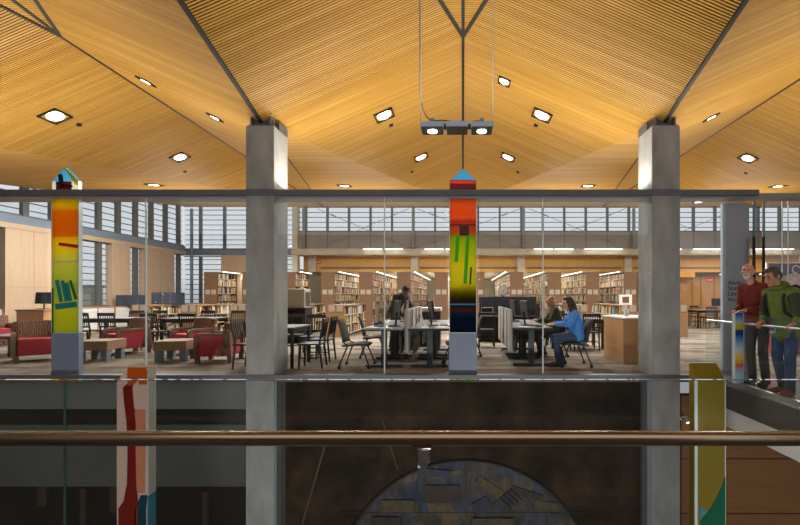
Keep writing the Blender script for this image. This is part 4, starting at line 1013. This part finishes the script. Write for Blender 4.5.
# ------------------------------------------------------------------ bookcases
SIGN_M = M['paper']
def sign_pair(t_end, y, zc, w, gap, parent):
    for sx in (-1, 1):
        mb = MB(); mb.box((sx*gap, y, zc), (w, .012, w*1.05)); s = mb.build('sign_holder', M['notice'], parent)
        mb = MB()
        for k in range(3): mb.box((sx*gap, y-.007, zc+w*.22-k*w*.22), (w*.6, .002, w*.06))
        mb.build('printed_lines', M['beige'], s)
def bookcase(lab, name, W, H, L, shelves, canopy, endm, sides):
    """open both sides; near end panel at y=0; sides in local x"""
    t = thing(name, lab, 'bookcase')
    mb = MB(); mb.box((0, .02, H/2), (W, .04, H), b=.004); e = mb.build('end_panel', endm, t)
    if canopy: sign_pair(t, -.006, EYE-(292-HYP)/22.4, .2, .13, e)
    else: sign_pair(t, -.006, EYE-(308.5-HYP)/30.9, .19, .13, e)
    mb = MB(); mb.box((0, L-.02, H/2), (W, .04, H)); mb.build('end_panel', endm, t)
    mb = MB(); mb.bx(-.012, .012, .04, L-.04, .05, H-.05)
    n = max(1, round(L/.92))
    for k in range(1, n): mb.bx(-W/2+.01, W/2-.01, .92*k-.012, .92*k+.012, .05, H-.03)
    mb.build('spine_frame', M['case_metal'], t)
    for z in shelves:
        mb = MB(); mb.bx(-W/2+.005, W/2-.005, .04, L-.04, z-.02, z); mb.build('shelf', M['case_metal'], t)
    if canopy:
        mb = MB(); mb.bx(-W/2-.02, W/2+.02, .0, L, H, H+.03); mb.build('canopy', endm, t)
        for s in sides:
            mb = MB(); mb.bx(s*(W/2+.15), s*(W/2+.19), .1, L-.05, H+.045, H+.065)
            for k in range(2): mb.bx(s*W/2, s*(W/2+.17), .3+k*(L-.8), .33+k*(L-.8), H+.03, H+.05)
            c = mb.build('light_housing', M['case_metal'], t)
            mb = MB(); mb.bx(s*(W/2+.16), s*(W/2+.18), .1, L-.05, H+.035, H+.046); mb.build('lamp', M['shelf_strip'], c)
    else:
        mb = MB(); mb.bx(-W/2-.01, W/2+.01, -.01, L+.01, H, H+.03); mb.build('top', M['oak_side'], t)
    return t
TALL_SH = (.12, .46, .80, 1.14, 1.48, 1.82, 2.14); LOW_SH = (.1, .42, .73)
HT, HL = 2.40, 1.02
books = []       # (apparent size, x, y0, y1, z, h, depth, side, colour, case label, shelf no, nth)
tallx = (204, 242, 282, 321, 359, 397, 434.5, 471, 510, 548, 586, 624)
mk_l = {}
tw, lw = .6, .56
for i, px in enumerate(tallx):
    xc = (px-CXP)/22.4+tw/2
    short = xc < -7.3
    L = 1.62 if short else 9.3
    side = 1 if xc < 0 else -1
    key = (short, side)
    o_name = 'tall range %s' % (ords[i])
    lab = 'tall bookcase with wooden end panel, %s range from the left' % ords[i]
    if key not in mk_l: mk_l[key] = Maker(lambda lb, L=L, side=side: bookcase(lb, 'tall_bookcase', tw, HT, L, TALL_SH, True, M['end_panel'], (side,)))
    area('shelf_light', (xc+side*(tw/2+.2), 18.85+L/2, HT-.01), (0, -side*.75, 0), .06, L-.2, 13*L, (1, .93, .80))
    mk_l[key]((xc, 18.75, 0), 0, lab, 'tall bookcases in the stacks')
    xs = xc+side*(tw/2)
    for si, z in enumerate(TALL_SH):
        y = 18.82; n = 0
        ymax = 18.75+min(L-.06, 9.2)
        hmax = (TALL_SH[si+1]-z-.04) if si+1 < len(TALL_SH) else .22
        while y < ymax:
            w = random.uniform(.025, .062); h = min(hmax, random.choice((.2, .23, .25, .28, .3))*random.uniform(.93, 1.03)); n += 1
            if random.random() < .035: y += random.uniform(.08, .3)
            kd = round((y+w/2-18.75)/.92)
            if kd and y < 18.75+.92*kd+.014 and y+w > 18.75+.92*kd-.014: y = 18.75+.92*kd+.015
            y1 = y+w
            if y1 > ymax: break
            app = abs(xs)*F*(1/y-1/y1)*h*F/y
            col = random.choices(range(12), weights=(10, 14, 5, 12, 9, 6, 16, 7, 6, 4, 5, 5) if i not in (4, 5) else (26, 12, 4, 9, 8, 4, 14, 7, 5, 4, 4, 4))[0]
            books.append((app if z > .9 else app*.01, xs, y, y1-.002, z, h, random.uniform(.17, .23), side, col, 'tall range '+ords[i], si, n))
            y = y1
lowx = (131, 180, 229, 278, 327, 571, 620, 671)
mk_low = Maker(lambda lb: bookcase(lb, 'low_bookcase', lw, HL, 3.1, LOW_SH, False, M['honey_panel'], (1,)))
lords = ['leftmost', 'second from left', 'third from left', 'fourth from left', 'fifth from left', 'third from right', 'second from right', 'rightmost']
for i, px in enumerate(lowx):
    xc = (px-CXP)/30.9+lw/2; side = 1 if xc < 0 else -1
    mk_low((xc, 13.6, 0), 0, 'low oak bookcase with two notices on its end, %s' % lords[i], 'low oak bookcases')
    xs = xc+side*lw/2
    for si, z in enumerate(LOW_SH):
        y = 13.68; n = 0
        while y < 16.6:
            w = random.uniform(.03, .07); h = min(.27, random.choice((.19, .22, .25, .27))); n += 1
            if random.random() < .05: y += random.uniform(.1, .4)
            kd = round((y+w/2-13.6)/.92)
            if 0 < kd < 3 and y < 13.6+.92*kd+.014 and y+w > 13.6+.92*kd-.014: y = 13.6+.92*kd+.015
            y1 = y+w
            if y1 > 16.62: break
            app = abs(xs)*F*(1/y-1/y1)*h*F/y
            if i == 3 and (y > 15.5): app *= .01
            books.append((app*(1, .6, .5)[2-si], xs, y, y1-.003, z, h, random.uniform(.17, .22), side, random.choices(range(12), weights=(5, 14, 5, 14, 8, 8, 12, 8, 8, 3, 4, 8))[0], 'low case '+str(i), si, n))
            y = y1
books.sort(key=lambda b: -b[0])
big, rest = books[:300], books[300:]
bmesh_cache = {}
def book_unit(ci):
    mb = MB(); mb.bx(-1, 0, 0, 1, 0, 1); return mb.mesh('book')
tens = ['', 'ten', 'twenty', 'thirty', 'forty', 'fifty', 'sixty', 'seventy', 'eighty', 'ninety']
t20 = 'first second third fourth fifth sixth seventh eighth ninth tenth eleventh twelfth thirteenth fourteenth fifteenth sixteenth seventeenth eighteenth nineteenth'.split()
def ordn(n):
    if n < 20: return t20[n-1]
    a, b_ = divmod(n, 10)
    if n >= 100: return 'hundred and '+ordn(n-100) if n > 100 else 'hundredth'
    return (tens[a][:-1]+'ieth' if tens[a].endswith('y') else tens[a]+'th') if b_ == 0 else tens[a]+'-'+t20[b_-1]
shn = ['bottom', 'second', 'third', 'fourth', 'fifth', 'sixth', 'top']
unit = {}
for b in big:
    app, xs, y0, y1, z, h, d, side, ci, case, si, n = b
    if ci not in unit:
        me = book_unit(ci); me.materials.append(BOOKM[ci]); unit[ci] = me
    o = bpy.data.objects.new('book', unit[ci]); C.objects.link(o)
    inset = .015
    o.location = (xs-side*inset, y0, z) if side > 0 else (xs+inset+d, y0, z); o.scale = (d, y1-y0, h)
    nm = BOOKCOL[ci][0]
    if case.startswith('tall'):
        lab = '%s book, %s from the near end, %s shelf, %s tall bookcase' % (nm, ordn(n), shn[si], case[11:])
    else:
        lab = '%s book, %s from the near end, %s shelf, %s low bookcase' % (nm, ordn(n), ('bottom', 'middle', 'upper')[si], lords[int(case[9:])])
    tag(o, lab, 'book', 'books in the low cases' if case.startswith('low') else 'books in the tall stacks')
vs, fs, mi = [], [], []
for app, xs, y0, y1, z, h, d, side, ci, case, si, n in rest:
    a = xs-side*.015; b_ = a-side*d; x0, x1 = min(a, b_), max(a, b_); k = len(vs)
    vs += [(x, y, zz) for zz in (z, z+h) for y in (y0, y1) for x in (x0, x1)]
    for f in ((0, 1, 5, 4), (2, 6, 7, 3), (0, 4, 6, 2), (1, 3, 7, 5), (4, 5, 7, 6)): fs.append([k+j for j in f]); mi.append(ci)
me = bpy.data.meshes.new('stack_books'); me.from_pydata(vs, [], fs); me.update()
for m in BOOKM: me.materials.append(m)
me.polygons.foreach_set('material_index', mi)
o = bpy.data.objects.new('stack_books', me); C.objects.link(o); o['kind'] = 'stuff'; o['label'] = 'remaining books packed along the tall stacks and low cases'; o['category'] = 'books'
# framed picture on a low case, exit signs, far monitor
t = thing('framed_photo', 'white framed dark photograph standing on the low bookcase', 'picture', ((626-CXP)/30.3, 13.9, 1.05))
mb = MB(); mb.box((0, 0, .17), (.42, .03, .34), b=.006); mb.build('frame', M['white'], t)
mb = MB(); mb.box((0, -.017, .17), (.22, .006, .2)); mb.build('photograph', mat('old_photo', srgb(96, 78, 62), .5, 0, .4, 12), t)
def text(body, size, mt, parent, loc, name='lettering', rot=(PI/2, 0, 0), align='LEFT', ext=.002, sp=1.0):
    cu = bpy.data.curves.new(name, 'FONT'); cu.body = body; cu.size = size; cu.extrude = ext; cu.align_x = align; cu.space_line = sp
    o = bpy.data.objects.new('tmp', cu); C.objects.link(o)
    me = bpy.data.meshes.new_from_object(o.evaluated_get(bpy.context.evaluated_depsgraph_get())); bpy.data.objects.remove(o)
    me.materials.clear(); q_ = link(name, me, mt, parent); q_.location = loc; q_.rotation_euler = rot; return q_
def exit_sign(lab):
    t = thing('exit_sign', lab, 'sign')
    mb = MB(); mb.box((0, 0, 0), (.3, .03, .2), b=.006); mb.build('housing', M['white'], t)
    text('EXIT', .13, M['red_sign'], t, (0, -.018, -.045), align='CENTER'); return t
def exit_sign_red(lab):
    t = thing('exit_sign', lab, 'sign')
    mb = MB(); mb.box((0, 0, 0), (.3, .03, .2), b=.006); mb.build('housing', M['red_sign'], t)
    text('EXIT', .13, M['white'], t, (0, -.018, -.045), align='CENTER'); return t
p = at(318.8, 262, 21.17); o = exit_sign_red('red exit sign on the wooden soffit, right of the left column'); o.location = p
p = at(710, 280, 21.86); o = exit_sign_red('red exit sign on the wood wall left of the grey sign panel'); o.location = p
mon((11.1, 18.3, .755), -PI/2, 'dark monitor on the distant table left of the grey sign panel')
# sign panel and doors
t = thing('entrance_sign_panel', 'tall blue grey panel reading Alaska State Library Archives', 'sign', ((735-CXP)/58, 7.24, 0))
mb = MB(); mb.box((0, 0, 1.46), (.455, .05, 2.92), b=.004); mb.build('panel', M['sign_grey'], t)
mb = MB(); mb.bx(-.234, -.222, -.028, .028, 0, 2.92); mb.build('edge_strip', M['fixture'], t)
mb = MB(); mb.box((0, 0, .03), (.5, .1, .06)); mb.build('foot', M['mid_steel'], t)
text('Alaska\nState\nLibrary\nArchives', .098, M['ink'], t, ((727-735)/58, -.027, EYE-(284.5-HYP)/58), sp=.98)
def door_leaf(name, x, em):
    d = bpy.data.objects.new(name, None); C.objects.link(d); struct(d); d.location = (x, 7.2, 0)
    mb = MB(); mb.bx(-.006, .006, 0, .95, .02, 2.9); o = struct(mb.build('pane', M['glass'], d))
    mb = MB(); mb.bx(-.02, .02, -.02, .0, .02, 2.95); struct(mb.build('edge', em, d))
    mb = MB(); mb.cyl((-.045, -.07, .5), (-.045, -.07, 2.33), .022, n=14)
    for z in (.6, 2.2): mb.cyl((-.045, -.07, z), (0, -.01, z), .01)
    struct(mb.build('door_handle', M['ink'], d))
door_leaf('door_1', (753.5-CXP)/58.3, M['teal_edge']); door_leaf('door_2', (763-CXP)/58.3, M['mid_steel'])
# exhibit beyond the doors
t = thing('exhibit_panel', 'colourful exhibit board with white disc and purple banner beyond the doors', 'exhibit', (8.6, 10.9, 0))
mb = MB(); mb.box((0, 0, 1.2), (1.5, .08, 2.0), b=.01); mb.box((-.6, 0, .1), (.08, .4, .2)); mb.box((.6, 0, .1), (.08, .4, .2)); mb.build('board', M['white'], t)
mb = MB(); mb.box((-.1, -.045, 2.02), (1.2, .02, .32)); mb.build('banner', mat('banner', srgb(58, 46, 82), .6, 0, .5, 7), t)
mb = MB()
pts = [(.1*math.cos(a), -.06, 2.02+.1*math.sin(a)) for a in [k*.5 for k in range(1, 11)]]
mb.tube(pts, .018, 6); mb.build('swirl', M['white'], t)
mb = MB(); mb.cyl((-.05, -.042, 1.5), (-.05, -.06, 1.5), .42, n=36); mb.build('disc', mat('disc_print', srgb(196, 190, 184), .6, 0, .3, 9), t)
mb = MB(); mb.box((.0, -.05, .55), (1.3, .02, .6)); mb.build('lower_print', mat('print', srgb(170, 130, 90), .6, 0, .35, 6), t)
t = thing('display_case', 'dark red display plinth beyond the doors, behind the man in green', 'display', (7.7, 9.8, 0))
mb = MB(); mb.box((0, 0, .44), (1.1, .5, .88), b=.01); mb.build('plinth', mat('plinth_red', srgb(150, 26, 40), .5, 0, .06, 3), t)
mb = MB(); mb.box((0, 0, .02), (1.0, .42, .04)); mb.build('kick', M['ink'], t)
# ================================================================== PEOPLE
def fuse(mb, name, vox, m, parent=None, it=3, dec=None):
    me = mb.mesh('tmp'); o = bpy.data.objects.new('tmp', me); C.objects.link(o)
    r = o.modifiers.new('r', 'REMESH'); r.mode = 'VOXEL'; r.voxel_size = vox
    s = o.modifiers.new('s', 'SMOOTH'); s.factor = .5; s.iterations = it
    me2 = bpy.data.meshes.new_from_object(o.evaluated_get(bpy.context.evaluated_depsgraph_get()))
    bpy.data.objects.remove(o); bpy.data.meshes.remove(me)
    me2.name = name; me2.materials.clear()
    return link(name, me2, m, parent, 'all')
def basis(d, n):
    d = Vector(d).normalized(); n = Vector(n); n = (n-d*n.dot(d)).normalized(); a = d.cross(n)
    return Matrix((a, d, n)).transposed(), a, d, n
def hand(mb, w, d, n, side, curl, k=1.0):
    """palm, four unequal bent fingers and a thumb; n = back of the hand, side = +1 if the thumb lies along +across"""
    R, a, d, n = basis(d, n)
    w = Vector(w)
    mb.sph(w+d*.045*k, (.037*k, .052*k, .016*k), R)
    mb.cap(w-d*.01, w+d*.03*k, .024*k, .026*k)
    for off, ln in ((-.03, .062), (-.01, .074), (.011, .078), (.031, .07)):
        p = w+d*.08*k+a*off*k*side; ang = 0
        for seg, f in ((0, .42), (1, .33), (2, .25)):
            ang += curl*(.8, 1, .8)[seg]
            dd = d*math.cos(ang)-n*math.sin(ang)
            p2 = p+dd*ln*f*1.15*k
            mb.cap(p, p2, (.0095-.0008*seg)*k, (.0088-.0008*seg)*k, 8); p = p2
    p = w+d*.02*k+a*.024*side*k; td = (d*.62+a*.7*side-n*.35).normalized()
    p2 = p+td*.042*k; mb.cap(p, p2, .0125*k, .0105*k, 8); td2 = (d*.85+a*.25*side-n*.5).normalized(); mb.cap(p2, p2+td2*.034*k, .0105*k, .009*k, 8)
def person(label, loc, rz, J, skin, vox=.008, head=(0, 0, 0), top=None, low=None, shoe=None, hair=None, hair_kind='short', beard=None, build=1.0, hem=None, hands=((0, -1, 0), (0, -1, 0)), palmn=((0, 0, 1), (0, 0, 1)), curl=.5, hood=None, cap_m=None, yoke=None):
    j = {k: Vector(v) for k, v in J.items()}
    W = build
    up = (j['neck']-j['pelvis']).normalized()
    lat = (j['shR']-j['shL']).normalized()
    fw = up.cross(lat).normalized(); fw = fw if fw.y < 0 else -fw
    T = Matrix((lat, -fw, up)).transposed()
    P, Cc, N = j['pelvis'], j['chest'], j['neck']
    def torso(mb, g, low=0):
        Q = P+Vector((0, 0, low))
        for k in range(6):
            t = k/5; mb.sph(Q.lerp(Cc, t), ((.162-.02*math.sin(t*PI)*(0 if low else 1))*W+g, (.113-.006*math.sin(t*PI))*W+g, .12+g), T)
        mb.sph(Cc, (.162*W+g, .116*W+g, .15+g), T); mb.sph(Cc.lerp(N, .35), (.15*W+g, .105+g, .12+g), T); mb.sph(Cc.lerp(N, .62), (.125*W+g, .088+g, .1+g), T)
        for s in ('L', 'R'): mb.cap(Cc.lerp(N, .72), j['sh'+s], .062+g, .056+g)
    def limb(mb, a, b, c, ra, rb, rc, g=0):
        mb.cap(j[a], j[b], ra+g, rb+g); mb.cap(j[b], j[c], rb+g, rc+g)
    mb = MB(); torso(mb, 0)
    for s in ('L', 'R'):
        limb(mb, 'sh'+s, 'el'+s, 'wr'+s, .05, .038, .026)
        limb(mb, 'hip'+s, 'kn'+s, 'an'+s, .08*W, .054, .038)
        mb.cap(j['an'+s]+Vector((0, 0, -.03)), j['to'+s]+Vector((0, 0, .01)), .036, .028)
    for i, s in enumerate(('L', 'R')):
        hand(mb, j['wr'+s], hands[i], palmn[i], 1 if s == 'R' else -1, curl)
    H = j['head']; yaw, pitch, roll = [math.radians(a) for a in head]
    HR = Matrix.Rotation(yaw, 3, 'Z') @ Matrix.Rotation(pitch, 3, 'X') @ Matrix.Rotation(roll, 3, 'Y')
    h = lambda *p: H+HR @ Vector(p)
    mb.cap(N+Vector((0, 0, -.05)), h(0, .02, -.06), .054, .052)
    mb.sph(h(0, .012, .022), (.077, .098, .095), HR); mb.sph(h(0, -.028, -.05), (.058, .066, .066), HR)
    mb.sph(h(0, -.072, -.098), (.026, .024, .02), HR); mb.cap(h(0, -.086, .012), h(0, -.114, -.028), .011, .0145)
    mb.sph(h(0, -.075, .035), (.055, .022, .012), HR)
    for s in (-1, 1):
        mb.sph(h(s*.079, .012, -.012), (.011, .026, .034), HR); mb.sph(h(s*.036, -.066, -.028), (.026, .024, .026), HR)
        mb.sph(h(s*.012, -.107, -.031), (.009, .01, .008), HR)
    o = fuse(mb, 'person', vox, skin)
    o.location = loc; o.rotation_euler = (0, 0, rz); tag(o, label, 'person')
    for s in (-1, 1):
        mb = MB(); mb.sph(h(s*.031, -.0865, .012), (.0135, .008, .008), HR, 12, 8); mb.build('eye', M['eye'], o, True)
        mb = MB(); mb.sph(h(s*.032, -.091, .034), (.02, .007, .005), HR); mb.build('eyebrow', hair or M['grey_hair'], o, True)
    mb = MB(); mb.sph(h(0, -.093, -.066), (.022, .007, .006), HR); mb.build('lips', M['lips'], o, True)
    # clothes
    v = vox*1.1
    mb = MB(); torso(mb, .026, hem or 0)
    if hem and hem < -.05: mb.cyl(P+Vector((0, 0, hem-.06)), P+Vector((0, 0, .1)), .165, .15, 24)
    for s in ('L', 'R'):
        w_ = j['wr'+s]+(j['el'+s]-j['wr'+s]).normalized()*.02
        mb.cap(j['sh'+s], j['el'+s], .069, .056); mb.cap(j['el'+s], w_, .056, .043)
    mb.cap(N+Vector((0, 0, -.045)), N+Vector((0, 0, .0)), .078, .068)
    fuse(mb, 'top', v, top, o, 5)
    if yoke:
        mb = MB()
        for s in ('L', 'R'):
            w_ = j['wr'+s]+(j['el'+s]-j['wr'+s]).normalized()*.03
            mb.cap(j['sh'+s], j['el'+s], .073, .060); mb.cap(j['el'+s], j['el'+s].lerp(w_, .55), .060, .052)
            mb.cap(Cc.lerp(N, .8)+Vector((0, 0, .0)), j['sh'+s], .077, .074)
        fuse(mb, 'sleeves', v, yoke, o, 5)
    if hood:
        mb = MB(); b_ = N+T @ Vector((0, .07, .02)); mb.sph(b_, (.11, .065, .075), T); mb.sph(N+T @ Vector((0, -.02, .02)), (.1, .085, .045), T); fuse(mb, 'hood', v, hood, o)
    mb = MB(); mb.sph(P+Vector((0, 0, -.02)), (.165*W+.006, .12*W+.006, .115), T)
    for s in ('L', 'R'):
        mb.cap(j['hip'+s], j['kn'+s], .086*W, .066); mb.cap(j['kn'+s], j['an'+s]+Vector((0, 0, .0)), .066, .058)
    fuse(mb, 'trousers', v, low, o, 6)
    for s in ('L', 'R'):
        a, t = j['an'+s], j['to'+s]; d = (t-a); d.z = 0; d.normalize()
        mb = MB(); mb.cap(a+Vector((0, 0, -.03)), Vector((t.x, t.y, .036)), .046, .036); mb.cap(a-d*.04+Vector((0, 0, -.035)), a+Vector((0, 0, -.02)), .042, .045)
        R_, *_ = basis(d, (0, 0, 1)); mb.sph(Vector((a.x, a.y, .02)).lerp(Vector((t.x, t.y, .02)), .45), (.05, .155, .02), R_)
        fuse(mb, 'shoe', .008, shoe, o)
    if hair:
        mb = MB()
        if hair_kind == 'fringe':
            for s in (-1, 1): mb.sph(h(s*.062, .035, -.008), (.024, .055, .04), HR)
            mb.sph(h(0, .085, -.015), (.06, .03, .05), HR)
        else:
            mb.sph(h(0, .026, .036), (.084, .1, .092), HR); mb.sph(h(0, .06, -.01), (.075, .065, .075), HR)
            for s in (-1, 1): mb.sph(h(s*.066, .01, .02), (.02, .05, .05), HR)
            mb.sph(h(0, -.05, .098), (.06, .04, .026), HR)
            if hair_kind == 'long':
                for s in (-1, 1):
                    mb.cap(h(s*.075, .0, .0), h(s*.085, .01, -.15), .03, .034)
                for x in (-.05, 0, .05): mb.cap(h(x, .085, 0), h(x*1.4, .115, -.2), .045, .04)
        fuse(mb, 'hair', vox*.9, hair, o, 2)
    if beard:
        mb = MB(); mb.sph(h(0, -.078, -.1), (.032, .028, .03), HR); mb.sph(h(0, -.1, -.052), (.034, .012, .01), HR)
        for s in (-1, 1): mb.cap(h(s*.034, -.088, -.058), h(s*.028, -.08, -.095), .011, .014)
        fuse(mb, 'beard', .006, beard, o, 2)
    if cap_m:
        mb = MB(); mb.sph(h(0, .012, .052), (.09, .108, .082), HR); mb.cap(h(-.045, -.1, .05), h(.045, -.1, .05), .018); mb.sph(h(0, -.115, .05), (.065, .05, .012), HR)
        fuse(mb, 'cap', .008, cap_m, o, 2)
    return o
STAND = dict(hipL=(-.09, 0, .92), hipR=(.09, 0, .92), knL=(-.1, -.02, .5), knR=(.1, -.03, .5), anL=(-.11, .04, .085), anR=(.11, .02, .085), toL=(-.13, -.13, .03), toR=(.14, -.15, .03))
# older man in maroon, hands resting on the little totem
JA = dict(STAND, pelvis=(0, 0, .97), chest=(0, -.03, 1.27), neck=(0, -.1, 1.51), head=(0, -.2, 1.69), shL=(-.18, -.07, 1.44), shR=(.18, -.07, 1.44), elL=(-.2, -.09, 1.16), elR=(.215, -.12, 1.15), wrL=(-.09, -.33, 1.10), wrR=(.10, -.34, 1.12))
person('person with white beard in maroon sweater, hands resting on the slim glass totem', (4.40, 6.27, 0), math.radians(-72), JA, M['skin'], .0065, (26, -4, 0), M['maroon'], M['charcoal'], M['shoe_dark'], M['white_hair'], 'fringe', M['white_hair'],
       hands=((.55, -.8, -.15), (-.6, -.75, -.1)), palmn=((.1, 0, 1), (-.1, 0, 1)), curl=.35, hem=-.02)
# man in green jacket leaning on the rail
JB = dict(STAND, pelvis=(0, .02, .93), chest=(0, -.04, 1.2), neck=(0, -.11, 1.42), head=(0, -.2, 1.585), shL=(-.175, -.08, 1.36), shR=(.175, -.08, 1.36), elL=(-.24, -.08, 1.09), elR=(.32, -.13, 1.10), wrL=(-.15, -.19, .985), wrR=(.37, -.25, .985),
          anL=(-.12, .1, .085), toL=(-.15, -.08, .03), anR=(.09, -.02, .085), toR=(.11, -.2, .03))
pb = person('person with grey hair in green jacket and jeans, leaning on the walkway rail', (4.31, 5.62, 0), math.radians(-80), JB, M['skin2'], .0065, (-2, 20, 0), M['green'], M['jeans'], M['shoe_red'], M['grey_hair'], 'short', None,
       hands=((.1, -.9, -.35), (-.1, -.9, -.35)), palmn=((0, -.3, 1), (0, -.3, 1)), curl=.75, hem=-.1, hood=M['green'], yoke=M['dark_green'])
bp = thing('backpack', 'dark navy backpack on the back of the person in green', 'backpack', (4.31, 5.62, 0), math.radians(-80))
mb = MB(); mb.sph((0, .20, 1.2), (.16, .1, .22)); mb.sph((0, .26, 1.12), (.12, .07, .12)); fuse(mb, 'pack_body', .009, M['navy_box'], bp)
for s in (-1, 1):
    mb = MB(); mb.tube([(s*.12, .17, 1.39), (s*.13, .03, 1.46), (s*.135, -.1, 1.43), (s*.14, -.185, 1.3), (s*.145, -.17, 1.12), (s*.16, -.02, 1.02), (s*.15, .13, 1.05)], .017, 8)
    mb.build('shoulder_strap', M['black_cloth'], bp, True)
SIT = dict(hipL=(-.09, .02, .555), hipR=(.09, .02, .555), knL=(-.1, -.37, .53), knR=(.1, -.38, .53), anL=(-.09, -.2, .09), anR=(.09, -.32, .09), toL=(-.1, -.36, .03), toR=(.1, -.49, .03))
JW = dict(SIT, pelvis=(0, .05, .575), chest=(0, .02, .84), neck=(0, -.04, 1.05), head=(0, -.12, 1.19), shL=(-.155, -.01, .99), shR=(.155, -.01, .99), elL=(-.2, -.12, .79), elR=(.2, -.12, .79), wrL=(-.12, -.37, .80), wrR=(.12, -.37, .80))
person('person with long dark hair in bright blue jacket and jeans, seated typing', (2.12, 8.0, 0), math.radians(-90), JW, M['skin'], .0075, (0, 10, 0), M['sky_blue'], M['jeans'], M['shoe_dark'], M['brown_hair'], 'long', hands=((.1, -1, -.05), (-.1, -1, -.05)), curl=.16, build=1.04, hem=-.01)
JS = dict(SIT, pelvis=(0, .05, .575), chest=(0, .04, .86), neck=(0, -.0, 1.08), head=(0, -.06, 1.22), shL=(-.17, .01, 1.01), shR=(.17, .01, 1.01), elL=(-.22, -.1, .8), elR=(.22, -.1, .8), wrL=(-.12, -.36, .80), wrR=(.12, -.36, .80))
person('person with thin grey hair in dark green top, seated behind the woman in blue', (2.02, 9.35, 0), math.radians(-90), JS, M['skin2'], .009, (0, 6, 0), M['dark_green'], M['charcoal'], M['shoe_dark'], M['white_hair'], 'fringe', hands=((.1, -1, -.05), (-.1, -1, -.05)), curl=.16, hem=-.01)
JL = dict(STAND, pelvis=(0, .06, .95), chest=(0, -.1, 1.2), neck=(0, -.26, 1.37), head=(0, -.38, 1.47), shL=(-.18, -.2, 1.31), shR=(.18, -.2, 1.31), elL=(-.25, -.34, 1.05), elR=(.25, -.34, 1.05), wrL=(-.16, -.46, .83), wrR=(.16, -.46, .83))
person('person in dark clothes and cap, bending over the computer desks', (-1.74, 10.8, 0), math.radians(52), JL, M['skin3'], .009, (0, 25, 0), M['black_cloth'], M['charcoal'], M['shoe_dark'], M['grey_hair'], 'short', None, hands=((.1, -.6, -.8), (-.1, -.6, -.8)), palmn=((0, -.8, .6), (0, -.8, .6)), curl=.4, cap_m=M['black_cloth'])
# ================================================================== WORLD, CAMERA, VIEW
sc = bpy.context.scene
w = bpy.data.worlds.new('World'); sc.world = w; w.use_nodes = True
nt = w.node_tree; nt.nodes.clear()
out = nt.nodes.new('ShaderNodeOutputWorld'); bg = nt.nodes.new('ShaderNodeBackground')
tc = nt.nodes.new('ShaderNodeTexCoord'); sp_ = nt.nodes.new('ShaderNodeSeparateXYZ'); nt.links.new(tc.outputs['Generated'], sp_.inputs[0])
r = ramp(nt, [(.48, (.34, .35, .36)), (.52, (.80, .81, .85)), (1, (.74, .78, .86))])
mr = nt.nodes.new('ShaderNodeMapRange'); mr.inputs[1].default_value = -1; mr.inputs[2].default_value = 1
nt.links.new(sp_.outputs[2], mr.inputs[0]); nt.links.new(mr.outputs[0], r.inputs[0]); nt.links.new(r.outputs[0], bg.inputs[0])
bg.inputs[1].default_value = 1.0; nt.links.new(bg.outputs[0], out.inputs[0])
cam = bpy.data.cameras.new('camera'); co = bpy.data.objects.new('camera', cam); C.objects.link(co)
cam.sensor_width = 36; cam.sensor_fit = 'HORIZONTAL'; cam.lens = 36*F/800
cam.shift_x = -(CXP-400)/800; cam.shift_y = (HYP-262.5)/800
cam.clip_start = .05; cam.clip_end = 200
co.location = (0, 0, EYE); co.rotation_euler = (PI/2, 0, 0)
sc.camera = co
sc.view_settings.view_transform = 'Standard'; sc.view_settings.look = 'None'; sc.view_settings.gamma = 1; sc.view_settings.use_curve_mapping = False
sc.view_settings.exposure = 0
sc.cycles.use_denoising = True
sc.cycles.max_bounces = 8; sc.cycles.diffuse_bounces = 4; sc.cycles.glossy_bounces = 3; sc.cycles.transparent_max_bounces = 24; sc.cycles.transmission_bounces = 4
sc.cycles.sample_clamp_indirect = 6
